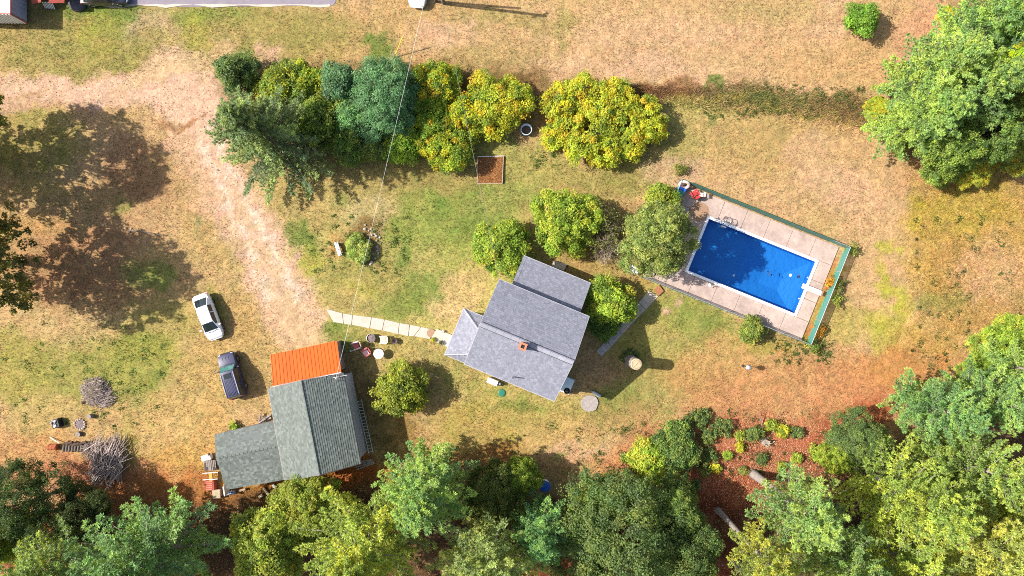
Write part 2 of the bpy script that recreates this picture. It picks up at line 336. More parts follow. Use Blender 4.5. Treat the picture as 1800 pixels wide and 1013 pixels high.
# region base: (cx,cy,rx,ry,rot deg,colour,strength,softness)
BLOBS = [
 # top field
 (300,60,330,75,0,OLIVE,.8,.5),(130,110,160,30,0,OLIVE,.7,.5),(700,60,220,60,0,TAN,.8,.5),(1150,80,420,75,0,STRAW,.9,.4),(1400,60,300,110,0,STRAW,.8,.5),
 (570,45,70,30,0,OLIVE,.7,.5),(220,40,60,25,0,GRN2,.6,.5),(180,20,80,14,0,GRN2,.8,.5),(330,30,110,16,0,GREEN,.7,.5),(175,60,40,40,0,LIME,.3,.7),(340,55,30,30,0,LIME,.4,.7),
 (660,82,28,18,0,GRN2,.8,.6),(560,80,60,22,0,OLIVE,.8,.5),(470,95,22,22,0,PINK,.8,.5),(265,45,45,30,0,PINK,.6,.6),(250,75,60,22,0,OLIVE,.5,.6),(480,50,70,30,0,OLIVE,.6,.6),
 (990,55,14,45,5,OLIVE,.6,.7),(900,40,90,18,6,OLIVE,.5,.6),(1080,120,180,25,0,PINK,.5,.6),(1150,60,160,30,0,PINK,.3,.7),(1460,40,40,60,20,PINK,.4,.7),(1640,45,50,40,0,(214,168,126),.8,.5),
 (1330,150,150,14,4,PINK,.4,.6),(1360,20,120,25,0,OLIVE,.25,.7),(1480,110,120,50,0,(208,166,112),.5,.6),(870,100,90,30,0,OLIVE,.35,.7),(780,60,60,30,0,PINK,.5,.6),
 # band of rough growth
 (1190,160,80,16,-8,BROWN,.75,.4),(1300,165,90,22,6,(150,128,82),.9,.4),(1400,180,110,24,6,(160,140,84),.85,.4),(1480,190,50,28,0,(150,122,78),.8,.5),(1260,145,20,10,0,GRN2,.8,.5),(1350,175,40,9,8,GRN2,.5,.6),
 # lawn east of the hedge
 (1240,226,135,46,8,(184,172,98),1.0,.45),(1110,300,130,36,-12,OLIVE,.8,.5),(1330,205,120,10,12,LIME,.3,.6),(1130,280,80,50,-20,OLIVE,.6,.6),(1380,260,170,70,10,TAN,.8,.5),(1360,255,90,40,0,(190,160,100),.6,.5),(1180,300,50,30,0,PINK,.6,.6),(1420,260,40,30,0,PINK,.5,.6),
 (1500,300,120,60,0,STRAW,.7,.5),(1540,400,90,120,0,STRAW,.8,.5),(1480,330,80,40,20,PINK,.4,.6),(1255,210,16,10,0,GRN2,.4,.8),
 # far meadow
 (1710,430,120,150,0,YEL,.95,.25),(1700,360,90,45,0,(196,172,76),.7,.6),(1680,480,60,60,0,(200,160,88),.6,.5),(1740,480,70,60,0,PINK,.5,.6),(1670,540,60,24,0,(150,152,78),.6,.5),(1740,560,90,30,0,(206,162,100),.7,.5),(1620,350,20,60,5,(192,168,66),.7,.6),
 (1565,432,20,16,0,LIME,.95,.5),(1550,470,16,20,0,LIME,.7,.7),(1560,505,22,14,0,LIME,.9,.5),(1585,535,18,34,0,LIME,.85,.6),(1550,575,34,30,0,LIME,.75,.6),(1500,560,36,26,0,(186,170,90),.7,.6),(1570,600,40,28,0,LIME,.6,.6),(1480,590,40,24,0,(196,176,96),.7,.6),
 # lawn in the middle
 (700,430,290,185,0,(190,178,100),1.0,.35),(560,400,80,60,0,(198,172,108),.6,.6),(900,300,110,50,0,(182,170,98),.9,.5),(820,310,160,66,0,(168,165,86),.8,.5),(770,385,110,85,-30,(152,160,76),.8,.6),(720,470,60,30,-20,(196,178,110),.6,.6),(860,360,70,14,-25,(200,182,112),.6,.6),(640,500,90,60,0,OLIVE,.7,.6),(540,430,60,60,0,(190,172,100),.7,.6),(520,360,60,50,0,(196,168,108),.7,.6),
 (650,370,55,30,-10,(204,180,124),.8,.5),(530,420,22,34,-30,GRN2,.8,.6),(545,455,22,28,-30,LIME,.5,.7),(705,455,18,18,0,GRN2,.8,.6),(755,510,55,30,10,GRN2,.7,.6),(690,540,80,20,8,GREEN,.7,.6),(770,540,70,24,8,GREEN,.6,.6),(630,510,30,16,0,LIME,.4,.7),
 (810,520,40,44,35,(214,182,122),.9,.5),(790,545,46,26,0,(218,186,130),.8,.5),(850,470,24,50,20,(190,168,104),.7,.6),(850,360,90,40,-10,GREEN,.5,.7),(760,340,26,50,-10,GRN2,.45,.7),(830,400,60,26,-15,GRN2,.4,.7),(585,590,60,24,6,GREEN,.8,.5),
 (970,290,70,40,0,(180,164,94),.7,.6),(700,630,60,60,0,(190,172,100),.6,.6),(620,530,50,20,0,(206,176,116),.5,.6),(790,640,40,40,0,GREEN,.5,.6),(600,345,20,22,0,GRN2,.5,.7),
 # garden circle
 (634,415,34,30,0,(150,120,72),.75,.5),(660,425,14,40,10,(176,148,104),.8,.5),(596,438,18,24,0,(206,160,100),.7,.6),
 # right of house
 (1180,590,155,85,20,(178,168,90),1.0,.4),(930,720,150,50,15,(180,168,92),.8,.5),(1230,560,60,40,20,GREEN,.6,.6),(1140,690,100,40,-10,GREEN,.7,.6),(1190,530,10,9,0,PINK,.8,.6),(1168,548,10,9,0,PINK,.8,.6),(1080,490,70,50,0,(188,160,92),.8,.5),(1040,470,50,30,0,(200,166,100),.7,.6),
 (1330,640,150,60,0,(206,164,104),.9,.5),(1260,680,120,40,10,(205,160,100),.8,.5),(1100,735,70,26,0,GREEN,.6,.6),(1070,715,30,30,0,GRN2,.4,.7),(950,735,60,22,10,GREEN,.7,.6),(880,715,60,30,15,GREEN,.6,.6),(990,740,40,30,0,(196,172,100),.6,.6),
 (1040,770,80,26,0,PALE,.65,.55),(960,770,100,40,0,(204,170,104),.8,.5),(1000,820,110,24,0,(204,158,100),.7,.5),(840,760,80,60,0,(190,166,88),.8,.5),(1110,750,80,40,0,(200,160,104),.8,.5),(1000,800,60,16,0,PINK,.5,.6),(985,812,12,12,0,GREEN,.7,.6),
 (1390,600,60,26,10,(170,150,90),.7,.5),(1430,620,50,20,0,(200,160,110),.7,.5),(1440,480,16,130,22,(160,150,70),.0,.5),(1345,610,50,16,15,(176,160,78),.7,.5),
 # rust slope
 (1400,690,200,60,-8,RUST,.85,.5),(1530,690,100,60,-15,(210,148,98),.9,.5),(1300,790,200,60,0,(198,126,86),.9,.4),(1360,800,120,50,0,RED,.65,.6),(1440,790,60,50,0,RED,.6,.6),(1250,860,140,40,0,(182,98,60),.9,.5),(1200,840,60,20,0,(214,128,92),.7,.6),(1340,760,60,20,0,(196,126,90),.6,.6),
 (1600,640,90,40,-10,(206,148,86),.8,.5),(1560,700,60,20,-15,RED,.3,.7),(1110,820,60,40,0,(206,140,90),.7,.5),(1640,590,80,30,0,(204,164,90),.7,.5),(1500,740,70,26,-15,(176,90,56),.7,.6),
 # south-west lawn
 (230,620,260,110,0,(200,172,108),.9,.5),(150,640,150,60,0,(172,164,82),.6,.6),(100,560,130,50,0,(212,178,124),.8,.5),(170,660,120,60,0,GREEN,.35,.7),(275,665,18,26,10,GRN2,.9,.5),(250,610,60,30,0,(160,158,72),.7,.6),(30,650,50,70,0,(176,166,84),.7,.6),(250,720,20,14,0,GRN2,.4,.7),(255,640,50,60,0,(168,164,80),.5,.6),
 (300,560,70,30,0,(170,160,84),.6,.6),(380,540,24,40,-15,(160,152,70),.7,.6),(430,560,26,60,0,(206,166,104),.7,.6),(320,760,110,70,0,(214,178,112),.8,.5),(110,770,110,60,0,(210,172,116),.7,.6),(70,740,60,40,0,(200,176,106),.6,.6),(60,800,100,40,0,(212,160,104),.8,.5),(400,640,80,60,0,(206,170,106),.7,.6),
 (380,790,30,90,0,(214,168,104),.6,.6),(225,800,14,60,0,(176,164,78),.6,.6),(330,830,100,50,0,(214,168,96),.85,.5),(150,840,150,40,0,(202,132,94),.85,.5),(310,880,170,50,0,(188,120,66),.9,.5),(250,330,90,60,0,(190,150,100),.5,.6),(150,470,140,80,0,(190,140,96),.7,.6),(60,250,90,60,0,(170,160,80),.7,.5),(70,330,60,14,5,(214,184,110),.7,.5),
 (270,470,60,40,0,(206,174,112),.7,.6),(240,480,30,20,0,GRN2,.5,.7),(280,490,26,22,0,GREEN,.7,.6),(210,360,20,16,0,GREEN,.7,.6),(360,420,40,50,-20,(200,168,106),.7,.6),(345,395,10,14,0,(150,165,110),.6,.6),(50,400,80,20,0,(206,160,100),.7,.6),(230,300,60,60,0,(176,128,92),.5,.7),
 (560,850,160,26,-12,(206,120,56),.95,.4),(480,870,80,24,0,(200,140,66),.8,.5),(650,840,80,30,0,(190,110,56),.8,.5),(700,780,40,60,0,(150,120,60),.6,.6),(850,810,60,30,0,(176,122,66),.7,.6),(640,720,40,100,-15,(150,126,76),.7,.6),
 # under the woods
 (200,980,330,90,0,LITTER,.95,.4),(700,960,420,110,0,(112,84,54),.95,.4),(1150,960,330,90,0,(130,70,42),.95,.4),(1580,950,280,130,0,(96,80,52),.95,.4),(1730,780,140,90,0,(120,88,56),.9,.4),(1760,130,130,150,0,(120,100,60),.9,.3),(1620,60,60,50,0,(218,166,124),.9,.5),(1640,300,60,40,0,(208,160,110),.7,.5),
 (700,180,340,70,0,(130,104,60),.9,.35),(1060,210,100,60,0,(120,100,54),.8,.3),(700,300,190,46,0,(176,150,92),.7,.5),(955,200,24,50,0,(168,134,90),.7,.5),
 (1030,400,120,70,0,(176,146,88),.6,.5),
]
# polylines: points, half width, colour, strength
LINES = [
 ([(-60,168),(120,163),(300,165),(370,190)],30,DIRT,.95),
 ([(300,140),(345,175),(345,235)],58,DIRT,.9),
 ([(330,180),(372,280),(424,370),(472,460),(520,560)],54,DIRT,.9),
 ([(500,560),(545,600)],34,(224,186,140),.7),
 ([(300,230),(330,300),(360,360)],24,(218,176,132),.6),
 ([(240,140),(330,105),(400,90)],18,(222,186,138),.7),
 ([(-60,186),(40,186),(160,190)],7,(202,164,124),.7),
 ([(345,250),(395,345),(440,440),(480,520)],7,(240,212,186),.7),
 ([(375,240),(425,330),(475,430),(520,520)],7,(240,212,186),.7),
 ([(-60,172),(60,170),(80,168)],4,(182,140,84),.6),
 ([(280,225),(330,222),(352,212)],7,(176,126,84),.8),
 ([(1180,175),(1280,172),(1400,200),(1520,215)],3,LIME,.5),
 ([(1612,300),(1600,420),(1590,620)],5,(216,180,110),.6),
 ([(840,700),(960,780)],10,(206,178,112),.4),
 ([(1060,690),(1130,660),(1180,600)],6,(196,178,110),.4),
 ([(630,490),(640,560)],4,(206,186,120),.4),
 ([(340,430),(400,560),(420,640)],10,(214,176,116),.5),
 ([(300,440),(350,560)],8,(212,176,118),.4),
 ([(1150,300),(1185,300),(1200,310)],8,(206,170,124),.5),
 ([(1440,470),(1476,470),(1446,540),(1408,606)],9,(176,146,60),.7),
 ([(1470,450),(1440,520),(1400,600)],5,(196,110,56),.55),
]
def ground_color(px, py):
    """linear albedo at photo-plan coordinates"""
    wx = px + (fbm(px/28., py/28., 3)-.5)*46 + (fbm(px/7., py/7., 9, 2)-.5)*14
    wy = py + (fbm(px/28., py/28., 21)-.5)*46 + (fbm(px/7., py/7., 27, 2)-.5)*14
    n1 = fbm(px/70., py/70., 31); n2 = fbm(px/18., py/18., 41)
    base = np.empty(px.shape + (3,)); 
    t = np.clip((n1-.5)*3.2 + .5 + (n2-.5)*1.2, 0, 1)[..., None]
    base[:] = np.array(STRAW)*t + np.array((204,170,114))*(1-t)
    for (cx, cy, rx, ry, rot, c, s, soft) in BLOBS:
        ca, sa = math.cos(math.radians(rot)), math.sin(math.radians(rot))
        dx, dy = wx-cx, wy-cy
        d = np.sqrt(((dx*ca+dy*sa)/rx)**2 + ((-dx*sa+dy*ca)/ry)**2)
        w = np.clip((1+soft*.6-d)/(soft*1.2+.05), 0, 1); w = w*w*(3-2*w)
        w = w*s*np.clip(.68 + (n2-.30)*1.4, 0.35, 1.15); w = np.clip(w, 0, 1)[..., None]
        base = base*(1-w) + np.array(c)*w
    for pts, hw, c, s in LINES:
        d = np.full(px.shape, 1e9)
        for (ax, ay), (bx, by) in zip(pts[:-1], pts[1:]):
            vx, vy = bx-ax, by-ay; L2 = vx*vx+vy*vy
            k = np.clip(((wx-ax)*vx+(wy-ay)*vy)/L2, 0, 1)
            d = np.minimum(d, np.hypot(wx-ax-k*vx, wy-ay-k*vy))
        w = np.clip((hw*1.25-d)/(hw*.6), 0, 1); w = w*w*(3-2*w)*s*np.clip(.74+(n2-.28)*1.1, .5, 1.1); w = np.clip(w, 0, 1)[..., None]
        base = base*(1-w) + np.array(c)*w
    # tufts of greener and drier growth inside every patch
    n3 = fbm(px/6., py/6., 51, 3); n4 = fbm(px/11.+50, py/11., 61, 3)
    base = base*(1 + (n3-.5)[..., None]*.34)
    base = base + ((n4-.5)*1.1)[..., None]*np.array((26, 6, 10))
    base = base + np.array((0, 1, 2))
    v = np.clip(base, 8, 250)/255.
    l = np.where(v <= .04045, v/12.92, ((v+.055)/1.055)**2.4)
    return l/KL
def dirtness(px, py):
    d = np.full(px.shape, 1e9)
    for pts, hw, c, s in LINES[:4]:
        for (ax, ay), (bx, by) in zip(pts[:-1], pts[1:]):
            vx, vy = bx-ax, by-ay
            k = np.clip(((px-ax)*vx+(py-ay)*vy)/(vx*vx+vy*vy), 0, 1)
            d = np.minimum(d, np.hypot(px-ax-k*vx, py-ay-k*vy)/hw)
    return np.clip(1.25-d, 0, 1)

# frames --------------------------------------------------------
class Frame:
    def __init__(s, o, ang): s.o = Vector((o[0], o[1], 0)); s.a = ang; s.u = Vector((math.cos(ang), math.sin(ang), 0)); s.n = Vector((-math.sin(ang), math.cos(ang), 0))
    def w(s, u, v, z=0.0): q = s.o + s.u*u + s.n*v; return Vector((q.x, q.y, z))
    def l(s, p): d = Vector((p[0], p[1], 0)) - s.o; return (d.dot(s.u), d.dot(s.n))
POOL = Frame(P(1321.2, 468.2), math.radians(-22.0))
HOUSE = Frame(P(923.9, 591.0), math.radians(-22.5))
PL, PW = 5.62, 2.74                   # inner half length, half width of the pool

def ground():
    xs = np.concatenate([[-420,-250,-150], np.arange(-110,-57,3.2), np.arange(-56, 56.01, .25), np.arange(58.,111,3.2), [150,250,420]])
    ys = np.concatenate([[-420,-250,-150], np.arange(-90,-33,3.4), np.arange(-32, 32.01, .25), np.arange(34.5,91,3.4), [150,250,420]])
    X, Y = np.meshgrid(xs, ys, indexing='ij'); nx, ny = X.shape
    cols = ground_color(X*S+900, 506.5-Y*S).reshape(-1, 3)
    Z = (fbm(X*.5, Y*.5, 71, 3)-.5)*.10
    far = (np.abs(X) > 57) | (np.abs(Y) > 33); Z[far] = 0
    Z = Z - .03
    V = np.stack([X, Y, Z], -1).reshape(-1, 3)
    idx = np.arange(nx*ny).reshape(nx, ny)
    F = np.stack([idx[:-1,:-1], idx[1:,:-1], idx[1:,1:], idx[:-1,1:]], -1).reshape(-1, 4)
    cx = V[F].mean(1)
    d = cx[:, :2] - np.array([POOL.o.x, POOL.o.y])
    u = d @ np.array([POOL.u.x, POOL.u.y]); v = d @ np.array([POOL.n.x, POOL.n.y])
    F = F[~((np.abs(u) < PL+.33) & (np.abs(v) < PW+.33))]
    me = bpy.data.meshes.new('ground')
    me.vertices.add(len(V)); me.vertices.foreach_set('co', V.astype(np.float32).ravel())
    me.loops.add(F.size); me.loops.foreach_set('vertex_index', F.astype(np.int32).ravel())
    me.polygons.add(len(F)); me.polygons.foreach_set('loop_start', np.arange(0, F.size, 4, dtype=np.int32))
    me.update(calc_edges=True)
    a = me.color_attributes.new('Col', 'FLOAT_COLOR', 'POINT')
    a.data.foreach_set('color', np.concatenate([cols, np.ones((len(cols),1))], 1).astype(np.float32).ravel())
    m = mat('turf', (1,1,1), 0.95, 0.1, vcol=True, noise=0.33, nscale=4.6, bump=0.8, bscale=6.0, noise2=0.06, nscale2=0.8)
    link('ground', me, m, kind='structure')
ground()

# ------------------------------------------------------------------ shingled roofs
def shingles(name, A, B, T, poly, base, parent, rng, row=.19, tab=.29, jit=.10, th=.016, alt=.08):
    """A->B eave, T a point up the slope; poly: corners in 3D; all in world coordinates. real overlapping tabs joined into one part"""
    A, B, T = Vector(A), Vector(B), Vector(T)
    ex = (B-A).normalized(); up = (T-A) - ex*(T-A).dot(ex); ey = up.normalized(); nz = ex.cross(ey)
    if nz.z < 0: nz = -nz
    q = np.array([((Vector(p)-A).dot(ex), (Vector(p)-A).dot(ey)) for p in poly])
    u0, u1, v1 = q[:,0].min(), q[:,0].max(), q[:,1].max()
    vs = []; cs = []
    n = len(q)
    def inside(x, y):
        c = False; j = n-1
        for i in range(n):
            if (q[i,1] > y) != (q[j,1] > y) and x < (q[j,0]-q[i,0])*(y-q[i,1])/(q[j,1]-q[i,1])+q[i,0]: c = not c
            j = i
        return c
    res = [(Vector(p)-A).dot(nz) for p in poly]
    def lift(x, y):
        if n != 4: return 0
        d = [((q[i,0]-x)**2+(q[i,1]-y)**2+.05) for i in range(4)]
        w = [1/k**1.0 for k in d]
        fx = min(1,max(0,(x-q[0,0])/(q[1,0]-q[0,0]+1e-9))); fy = min(1,max(0,y/(v1+1e-9)))
        return (res[0]*(1-fx)+res[1]*fx)*(1-fy) + (res[3]*(1-fx)+res[2]*fx)*fy
    r = 0; v = 0.0
    while v < v1:
        u = u0 - rng.uniform(0, tab); kk = 0
        while u < u1:
            w = tab*rng.choice((.7,.9,1,1,1.1,1.3)); kk += 1
            ua, ub = max(u, u0), min(u+w, u1); va, vb = v, min(v+row*1.02, v1)
            if ub-ua > .02 and inside((ua+ub)/2, (va+vb)/2):
                h = th*rng.uniform(.7, 1.5)
                k = (1 + alt*(1 if (kk+r)%2 else -1)*rng.choice((1,1,1,-.6)))*(1 + rng.uniform(-jit, jit)); c = tuple(b*k for b in base)
                p = lambda x, y, z: A + ex*x + ey*y + nz*(z + lift(x, y))
                g = .006
                vs += [p(ua,va,h+.006), p(ub-g,va,h+.006), p(ub-g,vb,.004), p(ua,vb,.004)]; cs.append(c)
                vs += [p(ua,va,0), p(ub-g,va,0), p(ub-g,va,h+.006), p(ua,va,h+.006)]; cs.append(c)
            u += w
        v += row; r += 1
    off = Vector((0,0,0)); z = parent
    while z.parent is not None: z = z.parent
    off = _root[z.name]
    V = np.array([(a.x-off.x, a.y-off.y, a.z-off.z) for a in vs])
    me = np_mesh(name, V, 4, np.array(cs))
    return link(name, me, M['shingle'], parent, 'stuff')

def slope(roofname, A, B, T, poly, base, house, rng, trim=None, **kw):
    o = MB().slab([Vector(p) for p in poly], .12).build(roofname, M['roof_deck'], house)
    shingles('shingles', A, B, T, poly, base, o, rng, **kw)
    return o

def window(fr, u, v, z, w, h, axis, sgn, house):
    """window on a wall facing axis ('u' or 'v') and sign; frame, pane"""
    a = fr.a if axis == 'v' else fr.a + PI/2
    def c(off): return fr.w(u, v+sgn*off, z) if axis == 'v' else fr.w(u+sgn*off, v, z)
    m = MB()
    dirv = fr.u if axis == 'v' else fr.n
    for s in (-1, 1):
        m.box(c(.03) + dirv*(s*w/2), (.09, .08, h+.18), a)
        m.box(c(.03) + Vector((0,0,s*h/2)), (w, .075, .09), a)
    m.box(c(.025), (w-.08, .05, .05), a)
    f = m.build('window', M['white_paint'], house)
    MB().box(c(.012), (w-.06, .02, h-.06), a).build('pane', M['window'], f)

# ------------------------------------------------------------------ house
def house():
    fr = HOUSE; rng = random.Random(3)
    t = thing('house', 'grey shingled house with red brick chimney at the middle of the lawn', 'house', fr.w(0,0,0))
    g = (0.175,0.178,0.215)
    e, rh = 5.35, 7.65
    U0, U1 = -4.36, 4.36; hv = 4.1; ov = .3
    wall = MB()
    # gabled body
    pts = [fr.w(U0+ov,-hv+ov), fr.w(U1-ov,-hv+ov), fr.w(U1-ov,hv-ov), fr.w(U0+ov,hv-ov)]
    za = e - .05
    b = [Vector((p.x,p.y,-.1)) for p in pts]; tt = [Vector((p.x,p.y,za)) for p in pts]
    r0, r1 = fr.w(U0+ov,0,rh-.26), fr.w(U1-ov,0,rh-.26)
    wall.add(b+tt+[r0,r1], [(0,1,5,4),(2,3,7,6),(1,2,6,9,5),(3,0,4,8,7),(4,5,9,8),(6,7,8,9),(3,2,1,0)])
    wall.build('wall', M['white_siding'], t)
    # north, south slopes
    N = [fr.w(U0,hv,e), fr.w(U1,hv,e), fr.w(U1,0,rh), fr.w(U0,0,rh)]
    Sx = [fr.w(U0,-hv,e), fr.w(U1,-hv,e), fr.w(U1,0,rh), fr.w(U0,0,rh)]
    slope('roof', N[1], N[0], N[2], [N[1],N[0],N[3],N[2]], g, t, rng)
    ro = slope('roof', Sx[0], Sx[1], Sx[3], Sx, g, t, rng)
    # ridge vent: a pale raised strip along the ridge on the south side, dark slot beside it
    for i in range(12):
        ua, ub = U0+.02+i*.725, U0+.02+(i+1)*.725-.012
        k = rng.uniform(.9,1.1)
        m = MB(); z0, z1 = rh+.10, rh+.09
        m.slab([fr.w(ua,-.30,z0-.13), fr.w(ub,-.30,z0-.13), fr.w(ub,.02,z0), fr.w(ua,.02,z0)], .05, (.235*k,.235*k,.275*k))
        m.slab([fr.w(ua,.022,z0), fr.w(ub,.022,z0), fr.w(ub,.12,z0-.06), fr.w(ua,.12,z0-.06)], .05, (.21*k,.21*k,.25*k))
        m.build('ridge_cap', M['shingle'], t)
    MB().box(fr.w(0,.135,rh+.0), (U1-U0-.1,.03,.07), fr.a).build('vent_slot', M['dark'], t)
    MB().box(fr.w(0,-.33,rh-.10), (U1-U0-.1,.03,.04), fr.a).build('vent_slot', M['dark'], t)
    # rakes and eaves boards
    for u in (U0-.022, U1+.022):
        for s in (-1, 1):
            m = MB(); a, c = fr.w(u, s*(hv+.01), e), fr.w(u, s*.0, rh)
            du = fr.u*.02
            m.hexa([a-du-Vector((0,0,.2)), a+du-Vector((0,0,.2)), c+du-Vector((0,0,.2)), c-du-Vector((0,0,.2)), a-du+Vector((0,0,.012)), a+du+Vector((0,0,.012)), c+du+Vector((0,0,.012)), c-du+Vector((0,0,.012))])
            m.build('rake_board', M['trim'], t)
    for s in (-1, 1):
        MB().box(fr.w(0, s*(hv+.03), e-.08), (U1-U0+.06, .05, .16), fr.a).build('eave_board', M['trim'], t)
    # chimney at the ridge
    cu, cv = fr.l(P(919, 609, 8.3))
    ch = MB()
    for k in range(9):
        ins = .012*(k % 2)
        ch.box(fr.w(cu,cv,6.9+k*.17), (.56-ins,.56-ins,.165), fr.a)
    co_ = ch.build('chimney', M['brick'], t)
    m = MB(); 
    for s in (-1,1):
        m.box(fr.w(cu+s*.24,cv,8.50), (.16,.64,.13), fr.a); m.box(fr.w(cu,cv+s*.24,8.50), (.32,.16,.13), fr.a)
    m.build('chimney_cap', mat('brick_cap',(0.5,0.16,0.09),.9,noise=.2,nscale=9), co_)
    MB().box(fr.w(cu,cv,8.46), (.3,.3,.03), fr.a).build('flue', M['black'], co_)
    pu, pv = fr.l(P(901.7, 664.7, 6.6))
    MB().tube([fr.w(pu,pv,5.9), fr.w(pu,pv,6.75)], .055, 10).build('vent_pipe', M['dark'], t)
    # ---- north wing, low roof running out from under the main eave
    a0 = fr.l(P(920.9,449.5,3.1)); a1 = fr.l(P(1038.5,498.7,3.1)); 
    wu0, wu1 = a0[0], a1[0]; wv = (a0[1]+a1[1])/2; vin = hv-ov
    zi, zo = 4.45, 3.05
    m = MB(); q = [fr.w(wu0+.25,vin), fr.w(wu1-.25,vin), fr.w(wu1-.25,wv-.3), fr.w(wu0+.25,wv-.3)]
    m.add([(p.x,p.y,-.1) for p in q] + [(q[0].x,q[0].y,zi-.2),(q[1].x,q[1].y,zi-.2),(q[2].x,q[2].y,zo-.08),(q[3].x,q[3].y,zo-.08)],
          [(3,2,1,0),(4,5,6,7),(0,1,5,4),(1,2,6,5),(2,3,7,6),(3,0,4,7)])
    m.build('wall', M['white_siding'], t)
    pw = [fr.w(wu1,wv,zo), fr.w(wu0,wv,zo), fr.w(wu0,vin+.02,zi), fr.w(wu1,vin+.02,zi)]
    slope('roof', pw[0], pw[1], pw[3], pw, g, t, rng)
    MB().box(fr.w((wu0+wu1)/2, wv+.03, zo-.07), (wu1-wu0+.06,.05,.15), fr.a).build('eave_board', M['trim'], t)
    # service drop mast at the wing
    mu = fr.l(P(903, 502, 5.0))
    MB().tube([fr.w(wu0+.5,vin+.25,3.9), fr.w(wu0+.5,vin+.25,5.1), fr.w(wu0+.75,vin+.05,5.35)], .035, 8).build('service_mast', M['dark'], t)
    # ---- west porch with a hipped roof
    nw = fr.l(P(815.8,543,2.75)); sw = fr.l(P(781.5,623.2,2.75)); top = fr.l(P(835.9,581.7,3.9)); top2 = fr.l(P(825.9,606,3.9))
    pu = (nw[0]+sw[0])/2; vn, vs_ = nw[1], sw[1]
    ui = U0+ov+.01; ze, zt = 2.75, 3.95
    tn, ts = vn-1.45, vs_+1.15
    tu = min(ui-.02, max(pu+1.5, ui-.35))
    m = MB(); m.prism([fr.w(pu+.25,vs_+.25), fr.w(ui,vs_+.25), fr.w(ui,vn-.25), fr.w(pu+.25,vn-.25)], -.1, ze-.13)
    m.build('wall', M['white_siding'], t)
    p3 = [fr.w(pu,vn,ze), fr.w(pu,vs_,ze), fr.w(ui,ts,zt), fr.w(ui,tn,zt)]
    slope('roof', p3[0], p3[1], p3[3], p3, tuple(c*1.04 for c in g), t, rng)
    pn = [fr.w(ui,vn,ze), fr.w(pu,vn,ze), fr.w(ui,tn,zt)]
    slope('roof', pn[0], pn[1], pn[2], pn, g, t, rng)
    ps = [fr.w(pu,vs_,ze), fr.w(ui,vs_,ze), fr.w(ui,ts,zt)]
    slope('roof', ps[0], ps[1], ps[2], ps, g, t, rng)
    for (a, b_) in ((p3[0], p3[3]), (p3[1], p3[2])):
        n = 9
        for i in range(n):
            A = a.lerp(b_, i/n); B = a.lerp(b_, (i+.95)/n); k = rng.uniform(.9,1.12)
            MB().tube([A+Vector((0,0,.01)), B+Vector((0,0,.028))], [.13,.10], 6, (.26*k,.26*k,.30*k)).build('hip_cap', M['shingle'], t)
    for q0, q1 in ((fr.w(pu,vn+.03,ze-.07), fr.w(ui,vn+.03,ze-.07)), (fr.w(pu,vs_-.03,ze-.07), fr.w(ui,vs_-.03,ze-.07)), (fr.w(pu-.03,vs_,ze-.07), fr.w(pu-.03,vn,ze-.07))):
        c = (q0+q1)/2; d = q1-q0
        MB().box(c, (d.length,.05,.14), math.atan2(d.y,d.x)).build('eave_board', M['trim'], t)
    # windows and doors in the walls
    for u in (-2.2, 1.9): window(fr, u, -hv+ov, 3.0, .9, 1.3, 'v', -1, t); window(fr, u, -hv+ov, 1.3, .9, 1.2, 'v', -1, t)
    for v in (-1.6, 1.6): window(fr, U1-ov, v, 1.5, .9, 1.3, 'u', 1, t); window(fr, U1-ov, v*.6, 4.2, .8, 1.2, 'u', 1, t)
    for u in (wu0+1.6, wu1-1.6): window(fr, u, wv-.3, 1.6, .9, 1.1, 'v', 1, t)
    d = MB().box(fr.w(pu+.22, (vn+vs_)/2, 1.05), (.06,.95,2.1), fr.a).build('door', M['grey_siding'], t)
    MB().box(fr.w(pu+.17, (vn+vs_)/2+.35, 1.05), (.05,.06,.12), fr.a).build('handle', M['steel'], d)
house()

